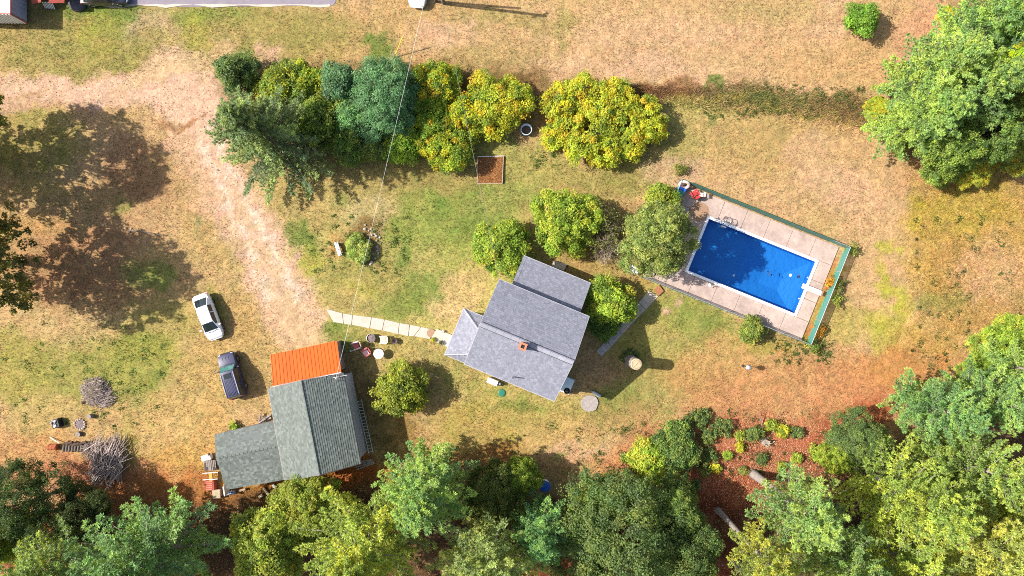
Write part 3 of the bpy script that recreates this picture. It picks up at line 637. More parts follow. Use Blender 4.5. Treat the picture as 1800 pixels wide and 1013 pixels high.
# ------------------------------------------------------------------ barn
def barn():
    rng = random.Random(9)
    g = (0.118,0.134,0.122)
    z_r, z_e, z_w = 5.3, 3.75, 3.55
    rn, rs = P(529,670,z_r), P(561.7,835,z_r)
    en, es = P(604,657.6,z_e), P(633.7,814.8,z_e)
    wn, ws = P(471.4,684,z_w), P(500.4,843.5,z_w)
    t = thing('barn', 'barn with dark green-grey shingle roof and lean-to of orange metal', 'barn', (*((rn+rs)/2).xy, 0))
    ax = (rs-rn); ax.z = 0; ax.normalize()
    # body
    def ins(p, k): c = (rn+rs)/2; return p + (Vector((c.x,c.y,p.z))-p).normalized()*k
    E = [ins(en,.35), ins(es,.35)]; Wl = [ins(wn,.35), ins(ws,.35)]; Rr = [ins(rn,.25), ins(rs,.25)]
    low = lambda p, z=-.1: Vector((p.x,p.y,z)); dn = Vector((0,0,.22))
    m = MB(); m.add([low(E[0]),low(E[1]),low(Wl[1]),low(Wl[0]),E[0]-dn,E[1]-dn,Wl[1]-dn,Wl[0]-dn,Rr[0]-dn,Rr[1]-dn],
          [(0,1,5,4),(2,3,7,6),(1,2,6,9,5),(3,0,4,8,7),(4,5,9,8),(6,7,8,9),(0,3,2,1)])
    m.build('wall', M['grey_siding'], t)
    slope('roof', es, en, rs, [es,en,rn,rs], g, t, rng, row=.20, tab=.3, jit=.15, th=.022, alt=.11)
    slope('roof', wn, ws, rn, [wn,ws,rs,rn], tuple(c*1.02 for c in g), t, rng, row=.17, tab=.28, jit=.16, alt=.10)
    n = 26
    for i in range(n):
        a, b = rn.lerp(rs, i/n), rn.lerp(rs, (i+.96)/n); k = rng.uniform(.85,1.15)
        MB().tube([a+Vector((0,0,-.03)), b+Vector((0,0,-.012))], [.10,.11], 6, tuple(c*k for c in g)).build('ridge_cap', M['shingle'], t)
    # clapboards showing on the east wall
    d = (E[1]-E[0]); L = d.length; a = math.atan2(d.y,d.x); nrm = Vector((d.y,-d.x,0)).normalized()
    if nrm.x < 0: nrm = -nrm
    for k in range(13):
        c = (E[0]+E[1])/2; MB().box((c.x+nrm.x*.03, c.y+nrm.y*.03, .15+k*.235), (L,.05,.22), a, rx=.12).build('clapboard', M['grey_siding'], t)
    # rake and eave boards
    for p, q in ((es,en),(wn,ws),(en,rn),(wn,rn),(es,rs),(ws,rs)):
        out = ((p+q)/2-(rn+rs)/2); out.z = 0; out = out.normalized()*.03
        MB().tube([p+out-Vector((0,0,.09)), q+out-Vector((0,0,.09))], .06, 4).build('trim_board', M['grey_wood'], t)
    # lower wing on the west
    zr, ze = 3.42, 2.6
    r0, r1 = P(379.6,806.5,zr), P(492,784,zr)
    n0, n1 = P(377.2,764,ze), P(482,740.5,ze)
    s0, s1 = P(398.9,861,ze), P(500,843.4,ze)
    r1 = r1 + (r1-r0).normalized()*.35
    c = (r0+r1)/2
    N0, N1, S0, S1 = [p + (Vector((c.x,c.y,p.z))-p).normalized()*.3 for p in (n0,n1,s0,s1)]
    R0, R1 = [p + (Vector((c.x,c.y,p.z))-p).normalized()*.25 for p in (r0,r1)]
    m = MB(); m.add([low(N0),low(N1),low(S1),low(S0),N0-dn,N1-dn,S1-dn,S0-dn,R0-dn,R1-dn],
          [(1,0,4,5),(3,2,6,7),(2,1,5,9,6),(0,3,7,8,4),(4,8,9,5),(7,6,9,8),(0,1,2,3)])
    m.build('wall', M['grey_wood'], t)
    slope('roof', n1, n0, r1, [n1,n0,r0,r1], g, t, rng, jit=.18, alt=.12)
    slope('roof', s0, s1, r0, [s0,s1,r1,r0], tuple(x*.98 for x in g), t, rng, jit=.18, alt=.16)
    for i in range(17):
        a, b = r0.lerp(r1, i/17), r0.lerp(r1, (i+.96)/17); k = rng.uniform(.85,1.1)
        MB().tube([a+Vector((0,0,-.04)), b+Vector((0,0,-.025))], [.09,.1], 6, tuple(c_*k for c_ in g)).build('ridge_cap', M['shingle'], t)
    # orange metal lean-to
    za, zb = 2.35, 2.75
    q = [P(480,679.5,zb), P(600,654.5,zb), P(592.2,599,za), P(475.3,624,za)]
    m = MB(); cc = sum(q, Vector())/4
    w = [p + (Vector((cc.x,cc.y,p.z))-p).normalized()*.3 for p in q]
    m.add([low(p) for p in w] + [p-Vector((0,0,.1)) for p in w], [(3,2,1,0),(4,5,6,7),(0,1,5,4),(1,2,6,5),(2,3,7,6),(3,0,4,7)])
    m.build('wall', M['grey_wood'], t)
    n = 19
    for i in range(n):
        a, b = q[0].lerp(q[1], i/n), q[0].lerp(q[1], (i+1)/n); c_, d_ = q[3].lerp(q[2], i/n), q[3].lerp(q[2], (i+1)/n)
        m = MB(); m.slab([a, a.lerp(b,.99), c_.lerp(d_,.99), c_], .03)
        ra, rb = a.lerp(b,.08), a.lerp(b,.26); rc, rd = c_.lerp(d_,.08), c_.lerp(d_,.26); up = Vector((0,0,.03))
        m.hexa([rb, ra, rc, rd, rb.lerp(ra,.25)+up, ra.lerp(rb,.25)+up, rc.lerp(rd,.25)+up, rd.lerp(rc,.25)+up])
        m.build('roof_panel', M['orange'], t)
    MB().tube([P(480,680,zb+.06), P(600,655,zb+.06)], .06, 6).build('flashing', M['alu'], t)
    # electrical mast with cross pieces
    b0 = P(601.5,660,3.3)
    m = MB().tube([b0, b0+Vector((0,0,2.3))], .05, 8)
    m.tube([b0+Vector((-.6,-.1,1.0)), b0+Vector((.7,.15,1.0))], .03, 6); m.tube([b0+Vector((-.4,-.6,.3)), b0+Vector((0,0,1.9))], .03, 6)
    m.build('mast', M['alu'], t)
    return b0 + Vector((0,0,2.25))
MAST = barn()

# ------------------------------------------------------------------ pool, deck, fence
DN, DS = None, None
def pool():
    fr = POOL
    cor = [fr.l(P(*p)) for p in ((1193,316),(1484,438),(1416,605),(1128,487))]
    u0 = (cor[0][0]+cor[3][0])/2; u1 = (cor[1][0]+cor[2][0])/2; vn = (cor[0][1]+cor[1][1])/2; vs_ = (cor[2][1]+cor[3][1])/2
    t = thing('swimming_pool', 'rectangular in-ground pool with blue liner and white coping', 'pool', fr.w(0,0,0))
    # basin
    zb, zs, zd = -.62+.5, -1.0, -1.6
    top = .06
    a, b = PL, PW
    g = .32   # slope start inset
    floor_s = [(-a,-b),(-a,b)]
    V = []; F = []
    def v(u, w_, z): V.append(fr.w(u, w_, z)); return len(V)-1
    # wall ring top and foot
    T = [v(-a,-b,top), v(a,-b,top), v(a,b,top), v(-a,b,top)]
    ub = -1.2
    foot = {'sw':v(-a,-b,zs),'nw':v(-a,b,zs),'bs':v(ub,-b,zs),'bn':v(ub,b,zs),'se':v(a,-b,zs),'ne':v(a,b,zs)}
    hop = {'sw':v(1.75,-1.05,zd),'nw':v(1.75,.75,zd),'se':v(3.75,-1.05,zd),'ne':v(3.75,.75,zd)}
    F += [(T[0],T[3],foot['nw'],foot['sw']), (T[1],T[0],foot['sw'],foot['bs'],foot['se']), (T[3],T[2],foot['ne'],foot['bn'],foot['nw']), (T[2],T[1],foot['se'],foot['ne'])]
    F += [(foot['sw'],foot['nw'],foot['bn'],foot['bs']), (foot['bs'],foot['bn'],hop['nw'],hop['sw']), (hop['sw'],hop['nw'],hop['ne'],hop['se']),
          (foot['bs'],hop['sw'],hop['se'],foot['se']), (foot['bn'],foot['ne'],hop['ne'],hop['nw']), (foot['se'],hop['se'],hop['ne'],foot['ne'])]
    m = MB(); m.add(V, F); m.build('liner', M['pool_liner'], t)
    m = MB(); m.add([fr.w(-a+.003,-b+.003,-.06), fr.w(a-.003,-b+.003,-.06), fr.w(a-.003,b-.003,-.06), fr.w(-a+.003,b-.003,-.06)], [(0,1,2,3)])
    m.build('water', M['water'], t)
    cw = .26
    n = 9
    for s in (-1, 1):
        for i in range(n):
            L = (2*a)/n; MB().cbox(fr.w(-a+(i+.5)*L, s*(b+cw/2-.02), .02), (L-.012,cw,.13), fr.a, .03).build('coping_stone', M['coping'], t)
        for i in range(5):
            L = (2*b+2*cw-.08)/5; MB().cbox(fr.w(s*(a+cw/2-.02), -b-cw+.04+(i+.5)*L, .021), (cw,L-.012,.13), fr.a, .03).build('coping_stone', M['coping'], t)
    # ladder with two bent rails
    lu, lv = fr.l(P(1276,389)); lad = MB()
    for s in (-.26, .26):
        pts = [(lu+s,b+.75,.1),(lu+s,b+.75,.55),(lu+s,b+.62,.82),(lu+s,b+.35,.88),(lu+s,b+.08,.72),(lu+s,b-.12,.3),(lu+s,b-.14,-.7)]
        lad.tube([fr.w(*p) for p in pts], .03, 8)
    l_ = lad.build('ladder', M['steel'], t, smooth=True)
    for k in range(3): MB().box(fr.w(lu, b-.16, -.02-.26*k), (.5,.1,.04), fr.a).build('step', M['coping'], l_)
    # diving board
    bu, bv = fr.l(P(1425,510))
    bd = MB().cbox(fr.w(bu-.05, bv, .50), (2.15,.48,.06), fr.a, .015).build('diving_board', M['white_paint'], t)
    MB().box(fr.w(bu+.75, bv, .29), (.35,.38,.40), fr.a).build('stand', M['steelgrey'], bd)
    MB().box(fr.w(bu+.93, bv, .57), (.17,.50,.02), fr.a).build('anchor_plate', M['mat_brown'], bd)
    # skimmer lid and returns
    MB().lathe([(.14,.1),(.14,.118),(.02,.12)], fr.w(*fr.l(P(1247,501.5)),0), 14).build('skimmer_lid', M['white_paint'], t)
    for p in ((1423.5,489.5),(1407,526)):
        uu, vv = fr.l(P(*p)); MB().lathe([(.06,-.05),(.06,.0),(.02,.02)], fr.w(a-.12, vv, 0), 10).build('return_fitting', M['white_paint'], t)
    MB().lathe([(.10,-.02),(.13,.0),(.1,.03)], fr.w(*fr.l(P(1295.4,484)),-.945), 12).build('main_drain', M['white_paint'], t)
    # balls of chlorine floats
    tag(MB().lathe([(.03,-.08),(.12,-.05),(.15,0),(.12,.06),(.03,.09)], fr.w(*fr.l(P(1390,484)),-.05), 14).build('chlorine_float', M['white_paint'], smooth=True), 'white round float on the pool water near the diving board', 'float')
    # leaves lying in the water
    rr = random.Random(4); m = MB()
    for (x, y, n_) in ((1353,481,6),(1403,486,2)):
        for k in range(n_):
            c = fr.w(*fr.l(P(x+rr.uniform(-4,4), y+rr.uniform(-4,4))), -.05); an = rr.uniform(0,6); d = Vector((math.cos(an),math.sin(an),0))*.13; e_ = Vector((-d.y,d.x,0))*.5
            m.add([c+d, c+e_, c-d, c-e_], [(0,1,2,3)])
    tag(m.build('fallen_leaves', M['soil'], kind='stuff'), 'few dark leaves floating on the blue pool', 'leaves')

    # concrete deck: slabs with open joints round the basin
    deck = thing('pool_deck', 'pinkish concrete deck of large slabs round the blue pool', 'deck', fr.w(0,0,0)); deck['kind'] = 'structure'
    del deck['category']
    A, B = a+cw-.03, b+cw-.03; ue = u1-.55
    rg = random.Random(8)
    def slab_(ua, ub_, va, vb):
        MB().cbox(fr.w((ua+ub_)/2,(va+vb)/2,-.06), (ub_-ua-.035, vb-va-.035, .145+rg.uniform(-.004,.004)), fr.a, .012).build('slab', M['deck'], deck)
    cuts = np.linspace(u0+.1, ue, 8)
    for i in range(7):
        slab_(cuts[i], cuts[i+1], B, vn-.12); slab_(cuts[i], cuts[i+1], vs_+.12, -B)
    vc = np.linspace(-B, B, 4)
    for i in range(3):
        slab_(A, ue, vc[i], vc[i+1])
        for p, q in ((u0+.1, (u0+.1-A)/2), ((u0+.1-A)/2, -A)): slab_(p, q, vc[i], vc[i+1])

    # fence
    fc = [fr.w(u0,vn), fr.w(u1,vn), fr.w(u1,vs_), fr.w(u0,vs_)]
    f = thing('pool_fence', 'green and teal mesh fence on posts round the pool deck', 'fence', fr.w(0,0,0))
    h = 1.22
    def run(p, q, mm, n, gap=0, hh=h, rail=M['alu']):
        d = q-p; L = d.length; ang = math.atan2(d.y,d.x)
        for i in range(n+1):
            c = p.lerp(q, i/n)
            MB().tube([c+Vector((0,0,-.05)), c+Vector((0,0,hh+.05))], .032, 8).build('post', rail, f)
        MB().tube([p+Vector((0,0,hh)), q+Vector((0,0,hh))], .024, 8).build('top_rail', rail, f)
        for i in range(n):
            a_, b_ = p.lerp(q, (i+.02)/n), p.lerp(q, (i+.98)/n)
            MB().hexa([a_+Vector((0,0,.05)), b_+Vector((0,0,.05)), b_+Vector((0,0,.05))+d.normalized().cross(Vector((0,0,1)))*.012, a_+Vector((0,0,.05))+d.normalized().cross(Vector((0,0,1)))*.012]
                      + [a_+Vector((0,0,hh-.03)), b_+Vector((0,0,hh-.03)), b_+Vector((0,0,hh-.03))+d.normalized().cross(Vector((0,0,1)))*.012, a_+Vector((0,0,hh-.03))+d.normalized().cross(Vector((0,0,1)))*.012]).build('mesh_panel', mm, f)
    k = .90
    run(fc[0], fc[0].lerp(fc[1],k), M['green_mesh'], 7, hh=h+.12, rail=M['green'])
    run(fc[0].lerp(fc[1],k+.002), fc[1], M['teal_mesh'], 1)
    run(fc[1], fc[2], M['teal_mesh'], 4)
    run(fc[2], fc[3], M['teal_mesh'], 6)
    run(fc[3].lerp(fc[0], .16), fc[0], M['teal_mesh'], 3)
    return fc
FC = pool()

# ------------------------------------------------------------------ paved pieces
def walkway():
    t = thing('walkway', 'pale concrete slab path from the drive to the porch', 'path', P(680,575)); t['kind'] = 'structure'; del t['category']
    top = [(573,543),(602,551),(620,554),(653,558),(676,562),(702,568),(720,571),(740,575),(763,580)]
    bot = [(586,566),(604,569),(618,571),(650,577),(672,581),(700,587),(718,591),(728,591),(756,596)]
    for i in range(len(top)-1):
        g = 1.0
        q = [(bot[i][0]+g/2,bot[i][1]), (bot[i+1][0]-g/2,bot[i+1][1]), (top[i+1][0]-g/2,top[i+1][1]), (top[i][0]+g/2,top[i][1])]
        MB().prism([P(*p) for p in q], -.1, .05+R.uniform(0,.02)).build('slab', M['concrete'], t)
    q = [(757,597),(787,610),(797,590),(768,578)]
    MB().prism([P(*p) for p in q], -.1, .16).build('slab', M['concrete'], t)
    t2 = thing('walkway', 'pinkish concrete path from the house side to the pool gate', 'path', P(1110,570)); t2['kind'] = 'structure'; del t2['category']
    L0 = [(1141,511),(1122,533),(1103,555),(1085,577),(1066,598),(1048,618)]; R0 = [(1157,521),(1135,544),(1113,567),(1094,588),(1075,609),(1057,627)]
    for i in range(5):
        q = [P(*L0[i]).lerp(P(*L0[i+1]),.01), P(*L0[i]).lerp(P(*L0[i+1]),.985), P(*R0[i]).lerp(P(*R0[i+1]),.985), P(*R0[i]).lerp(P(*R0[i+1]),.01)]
        MB().prism([Vector(p) for p in q], -.1, .06+R.uniform(0,.02)).build('slab', M['concrete'] if i < 3 else M['stone'], t2)  # lower slabs darker: house shade, leaves and dirt put into their colour
    tag(MB().prism([P(1149,510),P(1157,520),P(1166,512),P(1158,501)], -.05, .2).build('doorstep', M['red_wood']), 'rusty brown wooden step at the pool gate end of path', 'step')
    # asphalt pad at the top edge
    MB().prism([P(150,12),P(230,9),P(330,12.5),P(585,10),P(590,4),P(600,-120),P(100,-120),P(118,2)], -.1, .03).build('asphalt_yard', M['asphalt'], kind='structure')
    m = MB()
    prev = None; xs = list(range(148, 588, 16))
    e = [P(x, 11.5+2.2*math.sin(x*.07)+R.uniform(-1,1)) for x in xs]; i_ = [P(x, (5 if x < 210 else 8)+R.uniform(-1,1)) for x in xs]
    for k in range(len(xs)-1):
        m.prism([e[k], e[k+1], i_[k+1], i_[k]], -.08, .045)
    m.build('asphalt_edge', M['concrete'], kind='structure')
    # round slab, back step
    tag(MB().prism([P(1036+15.5*math.cos(a)*R.uniform(.93,1.05), 709+15*math.sin(a)*R.uniform(.93,1.05)) for a in np.linspace(0, -2*PI, 17)[:-1]], -.1, .09).build('round_slab', mat('round_slab',(.27,.235,.22),.9,noise=.2,nscale=4,bump=.4)), 'rough round grey concrete slab by the south-east house corner', 'slab')
    tag(MB().prism([P(974,458),P(996,466),P(991,476),P(969,468)], -.1, .2).build('doorstep', M['concrete']), 'pinkish concrete step behind the north wing of house', 'step')
    tag(MB().lathe([(.36,0),(.36,.06),(.3,.09),(0.02,.1)], P(882,691), 20).build('manhole_lid', M['green']), 'round dark green septic lid in the lawn below the house', 'lid')
walkway()

# ------------------------------------------------------------------ vehicles
def car(name, label, kind, paint, glass):
    t = thing(name, label, kind)
    suv = name == 'suv'
    Ln, Wd, Ht = (4.45, 1.78, 1.74) if suv else (4.5, 1.74, 1.44)
    hw = Wd/2
    if suv:
        st = [(2.22,.62,.45,.60),(2.12,.78,.38,.84),(1.8,.86,.34,.98),(1.05,.88,.32,1.06),(.4,hw,.3,1.08),(-1.6,hw,.3,1.09),(-2.05,.85,.33,1.06),(-2.2,.80,.40,.98),(-2.25,.72,.5,.7)]
        gh = [(1.02,.78,1.05,.05),(.52,.66,1.66,.0),(.1,.66,1.73,.0),(-1.4,.66,1.74,0),(-1.95,.64,1.70,0),(-2.17,.74,1.05,0)]
    else:
        st = [(2.25,.50,.38,.52),(2.16,.70,.32,.66),(1.95,.80,.28,.76),(1.35,.85,.25,.90),(.6,hw,.22,.93),(-1.2,hw,.22,.95),(-1.8,.84,.26,.97),(-2.1,.80,.3,.94),(-2.25,.66,.4,.80)]
        gh = [(1.42,.74,.89,0),(.55,.56,1.38,0),(.1,.56,1.44,0),(-.6,.56,1.43,0),(-1.0,.55,1.38,0),(-1.85,.68,.95,0)]
    # lower body: rings across the car
    m = MB(); rings = []
    for x, w_, zb, zt in st:
        prof = [(-w_*.90,zb),(-w_,zb+(zt-zb)*.35),(-w_*.985,zb+(zt-zb)*.75),(-w_*.90,zt-.02),(-w_*.55,zt+.02),(0,zt+.03)]
        prof = prof + [(-y,z) for y, z in prof[-2::-1]]
        rings.append([(x,y,z) for y, z in prof])
    n = len(rings[0]); vs = [p for r in rings for p in r]; fs = []
    for i in range(len(rings)-1):
        for k in range(n-1): fs.append((i*n+k, i*n+k+1, (i+1)*n+k+1, (i+1)*n+k))
        fs.append((i*n+n-1, i*n, (i+1)*n, (i+1)*n+n-1))
    fs += [tuple(range(n-1,-1,-1)), tuple(range((len(rings)-1)*n, len(rings)*n))]
    m.add(vs, fs)
    # greenhouse
    gr = []
    bz = 1.04 if suv else .92
    # cabin shell: base ring + roof ring strips
    cab = []
    for x, y, z, _ in gh: cab.append([(x,-y,z),(x,-y*.55,z+.025),(x,0,z+.035),(x,y*.55,z+.025),(x,y,z)])
    vs = [p for r in cab for p in r]; fs = []
    for i in range(len(cab)-1):
        for k in range(4): fs.append((i*5+k, (i+1)*5+k, (i+1)*5+k+1, i*5+k+1))
    m.add(vs, fs)
    # cabin sides down to belt
    bw = hw-.05
    side = {}
    for s in (-1, 1):
        topl = [(x, s*y, z) for x, y, z, _ in gh]
        bot = [(x*(1.0), s*(bw if 0 < i < len(gh)-1 else y), bz) for i, (x, y, z, _) in enumerate(gh)]
        side[s] = (topl, bot)
        k = len(topl); f = [(i, i+1, k+i+1, k+i) for i in range(k-1)]
        m.add(topl+bot, f if s > 0 else [tuple(reversed(q)) for q in f])
    body = m.build('body', paint, t, smooth=True)
    md = body.modifiers.new('edge', 'EDGE_SPLIT'); md.split_angle = math.radians(35)
    def glassq(nm, q, mt=glass, off=.012, ins=.06):
        q = [Vector(p) for p in q]; c = sum(q, Vector())/len(q)
        q = [p.lerp(c, ins) for p in q]; nn = (q[1]-q[0]).cross(q[-1]-q[0]).normalized()
        if nn.dot(c-Vector((c.x*.6,0,.8))) < 0: nn = -nn
        MB().add([p+nn*off for p in q] + [p-nn*.01 for p in q], [tuple(range(len(q)))] + [tuple(range(2*len(q)-1,len(q)-1,-1))] + [(i,(i+1)%len(q),len(q)+(i+1)%len(q),len(q)+i) for i in range(len(q))]).build(nm, mt, t)
    a, b = cab[0], cab[1]
    def gstrip(nm, a, b):      # curved glass over the cabin strip
        m = MB(); 
        A = [Vector(p) for p in a]; B = [Vector(p) for p in b]
        nn = (B[2]-A[2]).cross(A[3]-A[2]).normalized()
        if nn.z < 0: nn = -nn
        A2 = [p.lerp(q, .06)*1.0 for p, q in zip(A, B)]; B2 = [q.lerp(p, .07) for p, q in zip(A, B)]
        for L_ in (A2, B2):
            L_[0] = L_[0].lerp(L_[1], .16); L_[4] = L_[4].lerp(L_[3], .16)
        vs = [p+nn*.014 for p in A2] + [p+nn*.014 for p in B2]
        m.add(vs, [(k,k+1,5+k+1,5+k) for k in range(4)]); m.build(nm, glass, t, smooth=True)
    gstrip('windshield', a, b); gstrip('rear_window', cab[-1], cab[-2])
    for s in (-1, 1):
        tl, bl = side[s]
        spans = ((1,2.6),(2.75,4.0)) if suv else ((1,2.5),(2.6,4))
        def at(L_, f): i = int(min(f, len(L_)-1.001)); return Vector(L_[i]).lerp(Vector(L_[i+1]), f-i)
        for f0, f1 in spans:
            fa = f0 if f0 > 1 else .62
            m = MB(); nx = 4; up = []; lo = []
            for k in range(nx+1):
                f = fa+(f1-fa)*k/nx; T_, B_ = at(tl,f), at(bl,max(f,.4)); o = Vector((0,s*.014,.006))
                up.append(T_.lerp(B_,.10)+o); lo.append(T_.lerp(B_,.86)+o)
            m.add(up+lo, [(k,k+1,nx+1+k+1,nx+1+k) for k in range(nx)]); m.build('side_window', M['glass_dark'], t)
        # mirror
        mx = gh[0][0]-.35
        mr = MB().box((mx, s*(hw+.09), bz+.08), (.14,.2,.13), s*.2).build('mirror', paint, t, bevel=.03)
    # wheels
    for x in (1.38,-1.32):
        for s in (-1, 1):
            w = MB()
            rr_ = .35 if suv else .31
            pr = [(rr_*.6,-.09),(rr_*.97,-.1),(rr_,-.05),(rr_,.05),(rr_*.97,.1),(rr_*.6,.09)]
            n = 20; vs = [(x+r*math.cos(2*PI*k/n), s*(hw-.1)+y, rr_+r*math.sin(2*PI*k/n)) for r, y in pr for k in range(n)]
            w.add(vs, [(i*n+k, i*n+(k+1)%n, (i+1)*n+(k+1)%n, (i+1)*n+k) for i in range(5) for k in range(n)])
            wo = w.build('wheel', M['tyre'], t, smooth=True)
            rim = MB(); vs = [(x,s*(hw-.0),rr_)] + [(x+rr_*.62*math.cos(2*PI*k/n), s*(hw-.015), rr_+rr_*.62*math.sin(2*PI*k/n)) for k in range(n)]
            rim.add(vs, [(0,1+k,1+(k+1)%n) for k in range(n)]); rim.build('rim', M['steel'], wo)
            fl = MB(); nn = 12      # arch lip
            pts = [(x+(rr_+.06)*math.cos(PI*k/nn), s*(hw-.01), rr_+(rr_+.06)*math.sin(PI*k/nn)) for k in range(nn+1)]
            fl.tube(pts, .03, 6).build('wheel_arch', paint if not suv else M['black'], t, smooth=True)
    # lights, bumpers, plates
    for s in (-1, 1):
        MB().box((st[1][0]-.02, s*st[1][1]*.78, st[1][3]-.05), (.16,.24,.10), s*.45, ry=.3).build('headlight', M['steelgrey'], t, bevel=.03)
        MB().box((st[-2][0]-.02, s*st[-2][1]*.84, st[-2][3]-.12), (.14,.22,.16), -s*.3).build('tail_light', M['red'], t, bevel=.02)
    MB().box((st[0][0]+.0, 0, .46), (.14,1.2,.16)).build('front_bumper', paint if not suv else M['black'], t, bevel=.05)
    MB().box((st[-1][0]+.0, 0, .50), (.14,1.35,.17)).build('rear_bumper', paint if not suv else M['black'], t, bevel=.05)
    # hood shut lines
    hx = gh[0][0]
    MB().tube([(hx+.06,-.72,st[3][3]+.005),(hx+.1,0,st[3][3]+.038),(hx+.06,.72,st[3][3]+.005)], .018, 6).build('cowl', M['black'], t)
    for s in (-1,1): MB().tube([(hx+.05+.12,s*.1-.05,st[3][3]+.05),(hx-.18,s*.1+.42*s-.1,bz+.2)], .012, 5).build('wiper', M['black'], t)
    if suv:
        MB().box((.05,0,1.775), (.5,.72,.02)).build('sunroof', M['glass_dark'], t, bevel=.05)
        for k in range(7): MB().box((-1.05, -.39+k*.13, 1.779), (1.6,.05,.008)).build('roof_rib', paint, t)
        for s in (-1, 1): MB().tube([(.35,s*.62,1.73),(.2,s*.62,1.80),(-1.75,s*.62,1.80),(-1.9,s*.62,1.73)], .024, 8).build('roof_rail', M['alu'], t)
        for k in range(3): MB().box((1.55-.0, -.3+k*.3, 1.035), (.85,.02,.012)).build('hood_crease', paint, t)
    return t

def heading(t, p, d):
    t.location = P(*p); t.rotation_euler = (0,0,math.atan2(-d[1], d[0]))
sedan = car('sedan', 'white four door sedan parked on the grass beside the dirt drive', 'car', M['car_white'], M['glass_dark'])
sedan['group'] = 'parked vehicles'; heading(sedan, (371,556.5), (28,74.6))
suv = car('suv', 'dark navy suv with roof rails and sunroof parked below the white sedan', 'car', M['car_navy'], M['glass_teal'])
suv['group'] = 'parked vehicles'; heading(suv, (413,658.5), (-75,-250))
c2 = copy_tree(sedan, label='white car at the top edge near the utility pole, only its nose in view', group='parked vehicles'); heading(c2, (737,-24), (-3,40))
c3 = car('sedan', 'dark car at the top edge on the grey asphalt yard', 'car', M['car_black'], M['glass_dark'])
c3['group'] = 'parked vehicles'; heading(c3, (190,-2), (40,-1))

# ------------------------------------------------------------------ top left: trailer, red shed, pallet
def top_left():
    t = thing('trailer', 'white box trailer with grey ribbed sides at the top left corner', 'trailer', P(10,20))
    h = 2.7
    a, b, c_, d = P(18,24,h), P(-80,23,h), P(-80,-90,h), P(18,-90,h)
    lo = lambda p: Vector((p.x,p.y,.5))
    MB().hexa([lo(b),lo(a),lo(d),lo(c_), b,a,d,c_]).build('body', M['lav_panel'], t)
    MB().prism([b+Vector((0,0,0)),a,d,c_], h, h+.05).build('roof', M['white_roof'], t)
    n = 17
    for i in range(n):
        p = a.lerp(b, (i+.5)/n); MB().box((p.x,p.y-.06,(h+.5)/2), (.17,.12,h-.6)).build('side_rib', M['white_paint'], t)
    for i in range(7):
        p = a.lerp(d, (i+.5)/12); MB().box((p.x+.02,p.y,(h+.5)/2), (.03,.26,h-.6)).build('end_panel', mat('end_blue',(.20,.30,.46),.5) if i > 3 else M['lav_panel'], t)
    for p, q in ((a,b),(a,d)): MB().tube([p+Vector((.02,-.02,0)), q+Vector((.02,-.02,0))], .06, 6).build('edge_trim', M['barn_red'], t)
    MB().tube([a+Vector((.03,-.03,0)), lo(a)+Vector((.03,-.03,0))], .06, 6).build('edge_trim', M['barn_red'], t)
    MB().tube([lo(a)+Vector((.03,-.03,0)), lo(b)+Vector((0,-.03,0))], .07, 6).build('edge_trim', M['barn_red'], t)
    for x in (-12,-40): 
        p = P(x,32); MB().tube([(p.x,p.y-.12,.4),(p.x,p.y+.12,.4)], .4, 16).build('wheel', M['tyre'], t)
    s = thing('shed', 'red metal roofed shed behind the trailer at the top left', 'shed', P(62,2))
    z = 1.3; q = [P(57,6,z), P(74,4,z), P(112,2,z+.2), P(115,-60,z+.3), P(48,-60,z)]
    q = [P(56,7,z), P(72,4,z), P(72,-60,z+.5), P(46,-60,z+.5)]
    n = 5
    for i in range(n):
        A, B = q[0].lerp(q[1],i/n), q[0].lerp(q[1],(i+.94)/n); D, E = q[3].lerp(q[2],i/n), q[3].lerp(q[2],(i+.94)/n)
        MB().slab([A,B,E,D], .06).build('roof_panel', M['barn_red'], s)
    MB().prism([p.xy for p in (q[0].lerp(q[1],.1).lerp(q[3],.3), q[0].lerp(q[1],.6).lerp(q[2],.3), q[3].lerp(q[2],.6), q[3].lerp(q[2],.1))], -.1, z-.1).build('wall', M['barn_red'], s)
    s2 = thing('shed', 'dark red lean-to beside the leaning white pallet, top left', 'shed', P(98,-4))
    MB().prism([P(88,5).xy,P(112,4).xy,P(114,-50).xy,P(84,-50).xy], -.1, 1.5).build('wall', M['barn_red'], s2)
    MB().slab([P(86,6,1.6),P(113,5,1.6),P(115,-50,1.9),P(82,-50,1.9)], .06).build('roof', mat('dull_red',(.2,.03,.02),.8,noise=.2), s2)
    g = thing('pallet', 'pale slatted wooden pallet leaning against the dark red lean-to', 'pallet', P(86,10))
    A, B, Cc, D = P(79,15,.05), P(98,17,.05), P(92,3,1.0), P(73,4,1.0)
    for i in range(7):
        p, q_ = A.lerp(B,(i+.1)/7), A.lerp(B,(i+.65)/7); r, s_ = D.lerp(Cc,(i+.1)/7), D.lerp(Cc,(i+.65)/7)
        MB().slab([p,q_,s_,r], .03).build('slat', M['white_paint'], g)
    for f in (.1,.9):
        MB().tube([A.lerp(D,f)-Vector((0,.03,.06)), B.lerp(Cc,f)-Vector((0,.03,.06))], .04, 4).build('bearer', M['grey_wood'], g)
top_left()
tb = thing('tarp_heap', 'dark grey tarpaulin heap at the end of the asphalt edging', 'tarp', P(138,6))
MB().lathe([(.95,0),(.9,.3),(.6,.5),(.2,.55)], P(138,5), 14).build('cover', mat('tarp',(.06,.06,.075),.6,noise=.3,nscale=3,bump=.5), tb, smooth=True)

